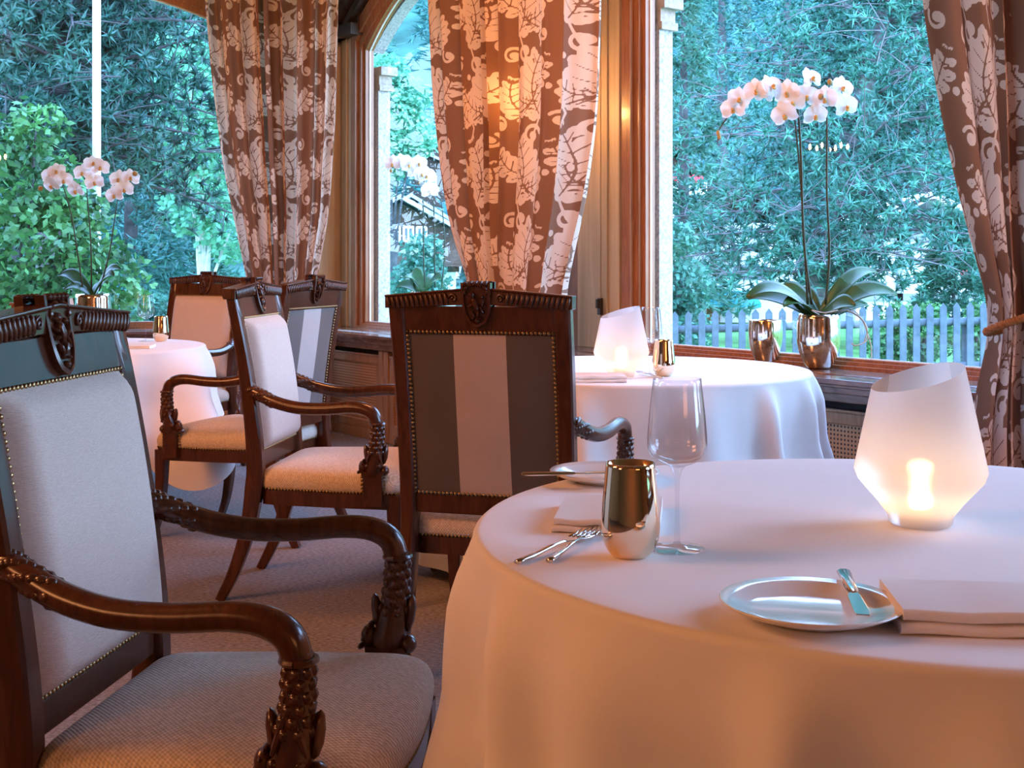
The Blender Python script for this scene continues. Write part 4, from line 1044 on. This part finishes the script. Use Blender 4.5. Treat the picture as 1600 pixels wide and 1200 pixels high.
fl_at(st1[1], [(131,270,-.1,.1,0),(150,285,.2,0,.2),(122,298,-.4,-.4,.1),(158,262,.3,.2,0),(148,256,.5,.6,0)],None,(145,519),k1,.060)
fl_at(st1[2], [(187,280,.0,.1,0),(181,305,-.2,-.1,.2),(197,296,.3,0,.1),(205,278,.5,.3,0)],None,(145,519),k1,.060)
for px,py in ((213,272),(66,295)): MB().blob(((px-145)*k1,-.03,(519-py)*k1),(.018,.014,.018),None,8,6).build('bud', BUD, st1[2] if px>100 else st1[0], smooth=True)
# little carved wooden box on the left ledge
xb,yb_ = sill_pt(42,519)
t = thing('wooden_box','reddish wooden box with beaded top edge on the left ledge, behind the nearest chair','box',(xb,yb_,SILL+.001))
MB().box((0,0,.09),(.17,.10,.18)).build('box_body', FRAMEW, t, bevel=.004)
m_ = MB().box((0,0,.183),(.185,.115,.010))
for i in range(15): m_.blob((-.086+.0123*i,-.055,.192),.0065,None,6,4)
m_.build('lid', FRAMEW, t)

# ================================================================== OUTSIDE
GR = -.25
GRASS = plain('lawn',(.075,.20,.055),.95,0,.1,var=.4,scale=1.5,bump=.6,bscale=30)
HILLM = plain('wooded_hillside',(.040,.115,.085),.95,0,.1,var=.55,scale=.35)
# lawn begins outside the walls: built as polygon strip
out_poly = [bw(40,.6,0)[:2], bw(-.3,.6,0)[:2], rw(4.9,.6,0)[:2], rw(-40,.6,0)[:2], (120,-20),(130,44),(-118,44),(-110,0)]
o = MB().prism(out_poly, GR-.05, GR).build('lawn', GRASS); tag(o, 'green lawn outside the windows behind the picket fence', 'lawn', kind='structure')
mb = MB()
def hz(x,y): 
    return GR+max(0,(y-44))*.16+max(0,(y-76))*.52+.9*math.sin(x*.09+1)*min(1,max(0,(y-44)/30))
mb.grid(lambda u,v:(lerp(-120,140,u),lerp(40,220,v),hz(lerp(-120,140,u),lerp(40,220,v))),50,40)
o = mb.build('hillside', HILLM, smooth=True); tag(o, 'steep wooded hillside rising behind the village', 'hillside', kind='structure')

def conifer_mesh(seed, Hh, Rr, n_cl, leaf=.30, start=.06, dens=7, up=.0, irregular=.25):
    """tapered trunk is separate; clumps of short needles on drooping branches"""
    rnd = random.Random(seed); V = []; Fc = []
    def tri(a,b,c): i = len(V); V.extend((a,b,c)); Fc.append((i,i+1,i+2))
    for _ in range(n_cl):
        h = 1-(1-rnd.random())**.5*1.0; h = rnd.random()**1.25
        z = Hh*(start+(1-start)*h); rmax = Rr*(1-h)**.8*(1+irregular*math.sin(h*37+rnd.random()*2))+.05
        a = rnd.uniform(0,2*PI); r = rmax*rnd.uniform(.45,1)**.6
        zz_ = z-.18*r+up*r
        c = Vector((r*math.cos(a),r*math.sin(a),zz_)); od = Vector((math.cos(a),math.sin(a),rnd.uniform(-.35,.25)))
        for k_ in range(dens):
            d = (od*rnd.uniform(.3,1)+Vector((rnd.uniform(-1,1),rnd.uniform(-1,1),rnd.uniform(-.7,.7)))).normalized()*leaf*rnd.uniform(.5,1.1)
            sd = d.cross(Vector((rnd.uniform(-1,1),rnd.uniform(-1,1),rnd.uniform(-1,1)))).normalized()*leaf*.10
            tri(c-sd,c+sd,c+d)
    return V,Fc
def crown_mesh(seed, blobs, n_leaf, leaf):
    rnd = random.Random(seed); V = []; Fc = []
    tot = sum(b[3]**2 for b in blobs)
    for (bx,by_,bz,br) in blobs:
        for _ in range(int(n_leaf*br*br/tot)):
            d = Vector((rnd.gauss(0,1),rnd.gauss(0,1),rnd.gauss(0,1))).normalized(); r = br*rnd.uniform(.55,1.08)
            c = Vector((bx,by_,bz))+Vector((d.x*r,d.y*r,d.z*r*.85))
            a = Vector((rnd.uniform(-1,1),rnd.uniform(-1,1),rnd.uniform(-1,.3))).normalized()*leaf*rnd.uniform(.6,1.2)
            b = a.cross(Vector((rnd.uniform(-1,1),rnd.uniform(-1,1),rnd.uniform(-1,1)))).normalized()*leaf*.30
            i = len(V); V.extend((c, c+a*.5+b, c+a, c+a*.5-b)); Fc.append((i,i+1,i+2,i+3))
    return V,Fc
def mesh_obj(name, V, Fc, mat, parent):
    me = bpy.data.meshes.new(name); me.from_pydata([tuple(v) for v in V],[],Fc); me.materials.append(mat)
    o = bpy.data.objects.new(name, me); COL.objects.link(o); o.parent = parent; return o
BARK = plain('bark',(.085,.082,.085),.95,0,.1,var=.4,scale=6,bump=.6,bscale=20); PALEBARK = plain('pale_bark',(.52,.52,.48),.9,0,.1,var=.3,scale=8)
PINE = foliage('pine_needles',(.018,.100,.082),(.072,.27,.19),1.2,.15)
PINE2 = foliage('dark_pine_needles',(.009,.052,.044),(.034,.135,.095),.9,.12)
SPRU = foliage('spruce_needles',(.022,.13,.115),(.055,.24,.20),.8,.15)
HILLT = foliage('haze_tinted_needles',(.035,.16,.17),(.08,.27,.27),.5,.1)  # blue distance haze is mixed into the needle colour
LIGHT = foliage('light_leaves',(.09,.34,.20),(.20,.52,.32),1.2,.4)
BUSH = foliage('bush_leaves',(.014,.075,.026),(.085,.27,.07),3.2,.25)
SHRUB = foliage('shrub_leaves',(.030,.14,.095),(.085,.27,.18),1.5,.3)
def X(px,d): return (px-800)/F*d
def Zp(py,d): return CAMH-(py-HOR)*d/F
def spruce(label, px, d, Hh, Rr, seed, mat=SPRU, n_=1500, leaf=.30, group='conifers in the garden', z=None):
    t = thing('spruce_tree', label, 'tree', (X(px,d),d,hz(X(px,d),d)-.05 if z is None else z), 0, group)
    MB().tube([(0,0,0),(0,0,Hh*.5),(0,0,Hh)],[Hh*.018,Hh*.012,.01],7).build('trunk', BARK, t)
    V,Fc = conifer_mesh(seed,Hh,Rr,n_,leaf); mesh_obj('crown',V,Fc,mat,t); return t
# large pine in front of the right window: leaning trunk, long limbs, tufted needles
def big_pine(label, px, d, Hh, lean, spread, seed, n_limb=70, tufts=26, mat=PINE, z0=.16, tl=.16, nw=.020, bark=BARK):
    rnd = random.Random(seed); t = thing('pine_tree', label, 'tree', (X(px,d),d,GR))
    TR_ = cr([(0,0,0),(lean*.12,0,Hh*.2),(lean*.45,.1,Hh*.45),(lean*.8,0,Hh*.75),(lean,0,Hh)],6)
    MB().tube(TR_,[lerp(.27,.05,i/len(TR_)) for i in range(len(TR_))],10).build('trunk', bark, t, smooth=True)
    lim = MB(); V = []; Fc = []; 
    for k_ in range(n_limb):
        h = z0+(1-z0)*(k_+.5)/n_limb; p = TR_[min(len(TR_)-1,int(h*len(TR_)))]
        a = k_*2.4+rnd.uniform(-.4,.4); L = spread*(.55+.6*math.sin(PI*min(1,h*.9+.12)))*rnd.uniform(.65,1.1)
        e1 = p+Vector((math.cos(a),math.sin(a),.10))*L*.45; e2 = p+Vector((math.cos(a),math.sin(a),rnd.uniform(-.15,.25)))*L
        P_ = cr([p,e1,e2],5); lim.tube(P_,[lerp(.038,.006,i/len(P_)) for i in range(len(P_))],5)
        for q in range(tufts):
            u = rnd.uniform(.25,1.02); b = P_[min(len(P_)-1,int(u*(len(P_)-1)))]
            off = Vector((rnd.gauss(0,1),rnd.gauss(0,1),rnd.gauss(0,.7)))*spread*.13*(.5+u)
            c = b+off
            if q%3 == 0: lim.tube([b,(b+c)/2+Vector((0,0,.03)),c],[.009,.007,.004],4,cap=False)
            for _ in range(13):
                dd = (off.normalized()*.5+Vector((rnd.gauss(0,1),rnd.gauss(0,1),rnd.gauss(0,1)+.3)).normalized()).normalized()*tl*rnd.uniform(.6,1.2)
                sd = dd.cross(Vector((rnd.gauss(0,1),rnd.gauss(0,1),rnd.gauss(0,1)))).normalized()*nw*tl/.16
                i = len(V); V.extend((c-sd,c+sd,c+dd)); Fc.append((i,i+1,i+2))
    lim.build('limbs', bark, t); mesh_obj('needles',V,Fc,mat,t); return t
big_pine('large open pine with leaning grey trunk filling the right window', 1262,21,9.0,2.0,2.6,1, n_limb=115, tufts=56, bark=plain('grey_pine_bark',(.13,.125,.13),.95,0,.1,var=.45,scale=7,bump=.6,bscale=20))
big_pine('tall dark pine filling the left window behind the flagpole', 85,15.5,9.5,.3,1.9,2, n_limb=110, tufts=64, mat=PINE2, tl=.15, z0=.30, nw=.022)
spruce('tall blue green spruce behind the pine, left part of the right window',1128,42,15,2.4,3,n_=2600)
spruce('slim spruce directly behind the stone column of the right window',1068,28,9,1.2,4,mat=SHRUB,n_=1500)
spruce('dark green spruce in the left window right of the dark pine',205,25,9,1.4,5,mat=SPRU,n_=2200)
spruce('slim mid green spruce in the left window near the curtain',300,31,5.0,1.2,6,mat=SHRUB,n_=1400)
spruce('spruce seen between the flagpole and the pale aspens',248,38,12,2.0,16,mat=SPRU,n_=2200)
spruce('small bright fir in front of the white half timbered house',1490,22,2.3,.85,7,mat=SHRUB,n_=1500,leaf=.2)
spruce('tall spruce behind the pine in the right part of the right window',1440,40,15,2.6,8,n_=2600)
spruce('tall spruce in the middle of the right window, behind the pine limbs',1230,47,16,2.6,9,n_=2400)
spruce('tall spruce hidden behind the middle curtain',830,40,13,2.0,10,n_=2000)
spruce('dark spruce beyond the left edge of the left window',-190,24,12,2.0,12,mat=PINE2,n_=2400)
spruce('dark blue spruce behind the bush in the left window',20,34,14,2.4,13,mat=PINE2,n_=2600)
spruce('dark blue spruce right of the dark pine in the left window',170,42,13,2.4,14,mat=PINE2,n_=2600)
for (x_,y_) in ((-17,13),(-22,10),(-27,14),(-21,18),(-34,16),(-33,25),(-25,25),(-15,25)):  # unseen trees added to keep bright sky out of the middle window's reflection
    q_ = spruce('dark spruce added far to the left, out of view, to block the sky reflection',800+x_/y_*F,y_,13,2.4,int(-x_*3+y_),mat=SPRU,n_=900,leaf=.45,group='added spruces left of the building')
def leafy(label, px, d, zc, blobs, n_, leaf, mat, bark=BARK, trunk=.06, stems=1, cat='tree', name='leafy_tree', seed=1):
    t = thing(name, label, cat, (X(px,d),d,GR)); tr = MB(); top = max(b[2] for b in blobs); rnd = random.Random(seed)
    for b in blobs: tr.tube(cr([(0,0,0),(b[0]*.3,b[1]*.3,b[2]*.5),(b[0],b[1],b[2])],4),[trunk*.9]*4+[trunk*.5]*4+[trunk*.2],6)
    tr.build('trunk' if cat=='tree' else 'stems', bark, t)
    V,Fc = crown_mesh(seed,blobs,n_,leaf); mesh_obj('foliage',V,Fc,mat,t); return t
leafy('bright green leafy bush at the left edge of the left window', 35,11.3,0,[(-.5,0,1.0,.6),(.1,0,1.5,.7),(.55,.1,1.2,.55),(-.1,.2,2.1,.55),(-.6,.2,2.4,.5),(.2,0,.6,.6),(.65,0,.5,.35),(.05,.2,2.65,.28),(.45,.1,1.85,.3)],9500,.095,BUSH,cat='bush',name='leafy_bush',seed=2,trunk=.03)
leafy('pale green aspen with white trunk in the left window beside the corner curtain', 318,23,0,[(0,0,4.6,.9),(-.4,0,3.7,.8),(.4,0,3.6,.8),(-.3,0,5.2,.6),(-.1,0,2.5,.7),(.5,0,2.0,.7)],5200,.16,LIGHT,bark=PALEBARK,seed=3)
leafy('light green broadleaf tree in the middle window above the chalet', 612,30,0,[(0,0,5.0,.7),(-.2,0,5.9,.6),(.5,0,4.4,.6),(-.1,0,4.0,.7),(.3,0,5.4,.6)],5000,.17,LIGHT,seed=4)
leafy('rounded grey green shrub beneath the chalet in the middle window', 655,17,0,[(0,0,.6,.45),(0,0,1.1,.42),(.05,0,1.55,.28)],3800,.09,SHRUB,cat='shrub',name='garden_shrub',seed=5,trunk=.03)
leafy('dense shrub left of the fence behind the lantern, right window', 1062,16,0,[(0,0,.5,.45),(0,0,1.1,.42),(-.1,0,1.7,.3)],3600,.09,SHRUB,cat='shrub',name='garden_shrub',seed=6,trunk=.03)
for i,(px,lab) in enumerate(((1390,'low green shrub behind the fence, left of the bright fir'),(1440,'low green shrub behind the fence below the house beam'),(1520,'low green shrub behind the fence next to the right curtain'))):
    leafy(lab,px,15,0,[(0,0,.45,.30),(.1,0,.75,.2)],1200,.08,BUSH,cat='shrub',name='garden_shrub',seed=20+i,trunk=.02)
for i,(px,lab) in enumerate(((225,'low teal shrub behind the wine glass of the far table'),(300,'low shrub behind the pink armchair'))):
    leafy(lab,px,14.5,0,[(0,0,.4,.5),(.4,0,.7,.4),(-.4,0,.7,.4)],2600,.10,SHRUB,cat='shrub',name='garden_shrub',seed=30+i,trunk=.02)
# forest on the hillside
rnd = random.Random(9); first = None; meshes = []
for k_ in range(4):
    V,Fc = conifer_mesh(50+k_,9+k_*1.2,2.0+.15*k_,420,.75,dens=5)
    me = bpy.data.meshes.new('crown'); me.from_pydata([tuple(v) for v in V],[],Fc); me.materials.append([HILLT,SPRU,HILLT,SHRUB][k_]); meshes.append(me)
tk = MB().tube([(0,0,-.5),(0,0,6)],[.2,.08],6)
tko = None
spots = []
for _ in range(6000):
    d = rnd.uniform(52,118); px = rnd.uniform(-120,1700); x = X(px,d)
    if all((x-a)**2+(d-b)**2 > 5.6**2 for a,b in spots): spots.append((x,d))
    if len(spots) >= 160: break
for (x,d) in spots:
    t = thing('hillside_conifer','blue green conifer of the forest on the hillside beyond the village','tree',(x,d,hz(x,d)-.3),rnd.uniform(0,6),'forest trees on the hillside')
    s_ = rnd.uniform(.7,1.25); t.scale = (s_,s_,s_)
    c = bpy.data.objects.new('crown', rnd.choice(meshes)); COL.objects.link(c); c.parent = t
    if tko is None: tko = tk.build('trunk', BARK, t)
    else: q = tko.copy(); COL.objects.link(q); q.parent = t
# flagpole
dp = 12.0; t = thing('flagpole','white flagpole standing outside the left window','flagpole',(X(151,dp),dp,GR))
MB().lathe([(.042,0),(.041,1),(.036,9.5)],14,cap=True).build('pole', plain('white_paint',(.50,.53,.55),.5), t, smooth=True); MB().lathe([(0,0),(.11,0),(.11,.03),(.06,.06),(0,.06)],16).build('base_plate', plain('grey_steel',(.4,.42,.43),.4,.6), t); MB().blob((0,0,9.55),.07,None,12,8).build('finial', BRASS, t, smooth=True)
# picket fence
FENCE = plain('weathered_fence',(.085,.115,.135),.85,0,.2,var=.2,scale=12,bump=.3,bscale=30)
df = 13.0; t = thing('picket_fence','weathered grey picket fence outside the right window','fence',(0,df,GR))
x0,x1_ = X(1012,df),X(1600,df)+.3; n_ = int((x1_-x0)/.1385)
for i in range(n_+1):
    x = x0+i*.1385; h = .875+.13*(i/n_)
    MB().prism([(-.034,0),(.034,0),(.034,h-.045),(0,h),(-.034,h-.045)],-.012,.012,f=lambda a,b,c,x=x:(x+a,c-.05,b)).build('picket', FENCE, t)
for z in (.22,.68):
    MB().tube([(x0-.1,0,z),(x1_+.1,0,z+.13)],.042,10).build('rail', FENCE, t, smooth=True)
for i in range(0,n_,12): MB().tube([(x0+i*.1385,.06,0),(x0+i*.1385,.06,.80)],.05,8).build('post', FENCE, t)
# houses
WHITE = plain('white_render',(.80,.82,.83),.85,0,.2,var=.04,scale=1); ROOFG = plain('grey_slate_roof',(.42,.44,.46),.8,0,.3,var=.2,scale=3); CHW = wood('chalet_boards',(.055,.030,.018),(.12,.07,.045),.8,(1,1,14))
BEAM = plain('grey_beam',(.26,.27,.28),.8,0,.2,var=.1); WGL = plain('window_dark',(.10,.14,.17),.15,0,.7,var=.2); WHP = plain('white_window_paint',(.82,.84,.86),.6); TEAL = plain('teal_awning',(.02,.30,.32),.7,var=.1,scale=3)
RED = plain('red_geraniums',(.55,.03,.04),.7,var=.4,scale=8)
def win(parent, x, y, z, w_, h):
    f_ = MB(); f_.box((x,y,z+h/2),(w_,.06,.07)); f_.box((x,y,z-h/2),(w_,.06,.07)); f_.box((x-w_/2,y,z),(.07,.06,h)); f_.box((x+w_/2,y,z),(.07,.06,h)); f_.box((x,y,z),(.05,.06,h))
    fo = f_.build('window', WHP, parent); MB().box((x,y+.01,z),(w_,.03,h)).build('pane', WGL, fo)
def gable_roof(parent, w_, dp_, z, rise, over, mat, th=.2, cy=0):
    mb = MB()
    for s in (-1,1):
        a = (0,z+rise); b = (s*(w_/2+over), z-over*rise/(w_/2)); y0,y1_ = cy-dp_/2-over,cy+dp_/2+over
        mb.add([(a[0],y0,a[1]),(b[0],y0,b[1]),(b[0],y1_,b[1]),(a[0],y1_,a[1]),(a[0],y0,a[1]+th),(b[0],y0,b[1]+th),(b[0],y1_,b[1]+th),(a[0],y1_,a[1]+th)],[(0,1,2,3),(4,5,6,7),(0,1,5,4),(1,2,6,5),(2,3,7,6),(3,0,4,7)])
    mb.build('roof', mat, parent)
def gable_walls(parent, name, w_, dp_, z0, z1, rise, mat, cy=0):
    MB().prism([(-w_/2,z0),(w_/2,z0),(w_/2,z1),(0,z1+rise),(-w_/2,z1)],-dp_/2,dp_/2,f=lambda a,b,c:(a,c+cy,b)).build(name, mat, parent)
# chalet in the middle window
d = 40; t = thing('chalet','brown timber chalet with white ground floor seen through the middle window','house',(X(622,d),d,GR-.3),.12)
gable_walls(t,'timber_walls',3.6,4,1.4,2.55,.95,CHW); MB().box((0,0,.7),(3.4,3.9,1.4)).build('ground_floor', WHITE, t); gable_roof(t,3.6,4,2.6,1.0,.5,ROOFG,.14)
MB().box((0,-2.35,1.62),(3.8,.6,.10)).box((0,-2.63,1.85),(3.8,.06,.4)).build('balcony', CHW, t)
for x in (-.55,-.15,.25,.65): win(t,x,-2.03,2.55,.28,.42)
for x in (-.9,.5): win(t,x,-1.98,.75,.7,.7)
for i,(px,d,lab,wd) in enumerate(((660,70,'small brown chalet on the slope beside the middle curtain',5),(628,78,'small brown chalet high on the slope in the middle window',5),(650,50,'grey roofed house behind the chalet in the middle window',3.6))):
    x = X(px,d); t = thing('hillside_house',lab,'house',(x,d,hz(x,d)-.3))
    gable_walls(t,'walls',wd,4,0,2.0,1.0,CHW if i<2 else WHITE); gable_roof(t,wd,4,2.0,1.1,.5,ROOFG,.15)
    for x_ in (-.8,.6): win(t,x_,-2.05,1.5,.6,.6)
# white house with teal awning
d = 29; t = thing('white_house','white house with a teal awning and brown door behind the fence, below the pine','house',(X(1165,d),d,GR))
MB().box((0,2,1.15),(2.4,4,2.3)).build('walls', WHITE, t)
MB().box((.1,-.01,1.15),(.75,.06,.30)).build('window', WGL, t); MB().box((-.75,-.02,.35),(.3,.06,.8)).build('door', FRAMEW, t)
MB().add([(-1.05,0,.72),(.2,0,.72),(.2,-.8,.45),(-1.05,-.8,.45),(-1.05,-.8,.38),(.2,-.8,.38)],[(0,1,2,3),(3,2,5,4)]).build('awning', TEAL, t, solid=.03)
MB().box((.2,.0,.62),(2.2,.10,.06)).build('ledge', BEAM, t); gable_roof(t,2.4,4,2.3,.7,.4,DARKW,.15,cy=2)
# half timbered house
d = 28; t = thing('half_timbered_house','white half timbered house with grey beams right of the orchid','house',(X(1450,d),d,GR))
MB().box((0,2,1.0),(3.4,4,2.0)).build('walls', WHITE, t); gable_roof(t,3.4,4,2.0,.8,.4,plain('pale_roof',(.70,.74,.78),.8,var=.08,scale=2),.15,cy=2)
m_ = MB()
for x in (-1.7,-.65,.4,1.65): m_.box((x,-.03,1.0),(.14,.08,2.0))
for z in (.62,1.95): m_.box((0,-.03,z),(3.5,.08,.16))
m_.build('timber_frame', BEAM, t); MB().box((.95,-.02,1.15),(.45,.06,.55)).build('shutter', plain('red_shutter',(.35,.05,.05),.6), t)
# chalet with red flowers behind the stone column
d = 38; t = thing('balcony_chalet','dark chalet with red geraniums on its balcony beside the stone column','house',(X(1030,d),d,GR))
gable_walls(t,'walls',1.9,4,0,3.6,1.0,CHW); gable_roof(t,1.9,4,3.7,1.1,.5,DARKW,.15)
MB().box((0,-2.3,3.35),(2.1,.5,.10)).box((0,-2.55,3.5),(2.1,.05,.35)).build('balcony', WHITE, t)
m_ = MB(); r_ = random.Random(3)
for k_ in range(40): m_.blob((r_.uniform(-.95,.95),-2.62+r_.uniform(-.06,.06),3.72+r_.uniform(-.06,.10)),r_.uniform(.05,.09),None,6,4)
m_.build('geraniums', RED, t)
for z in (1.6,2.8): win(t,.4,-2.03,z,.5,.6)
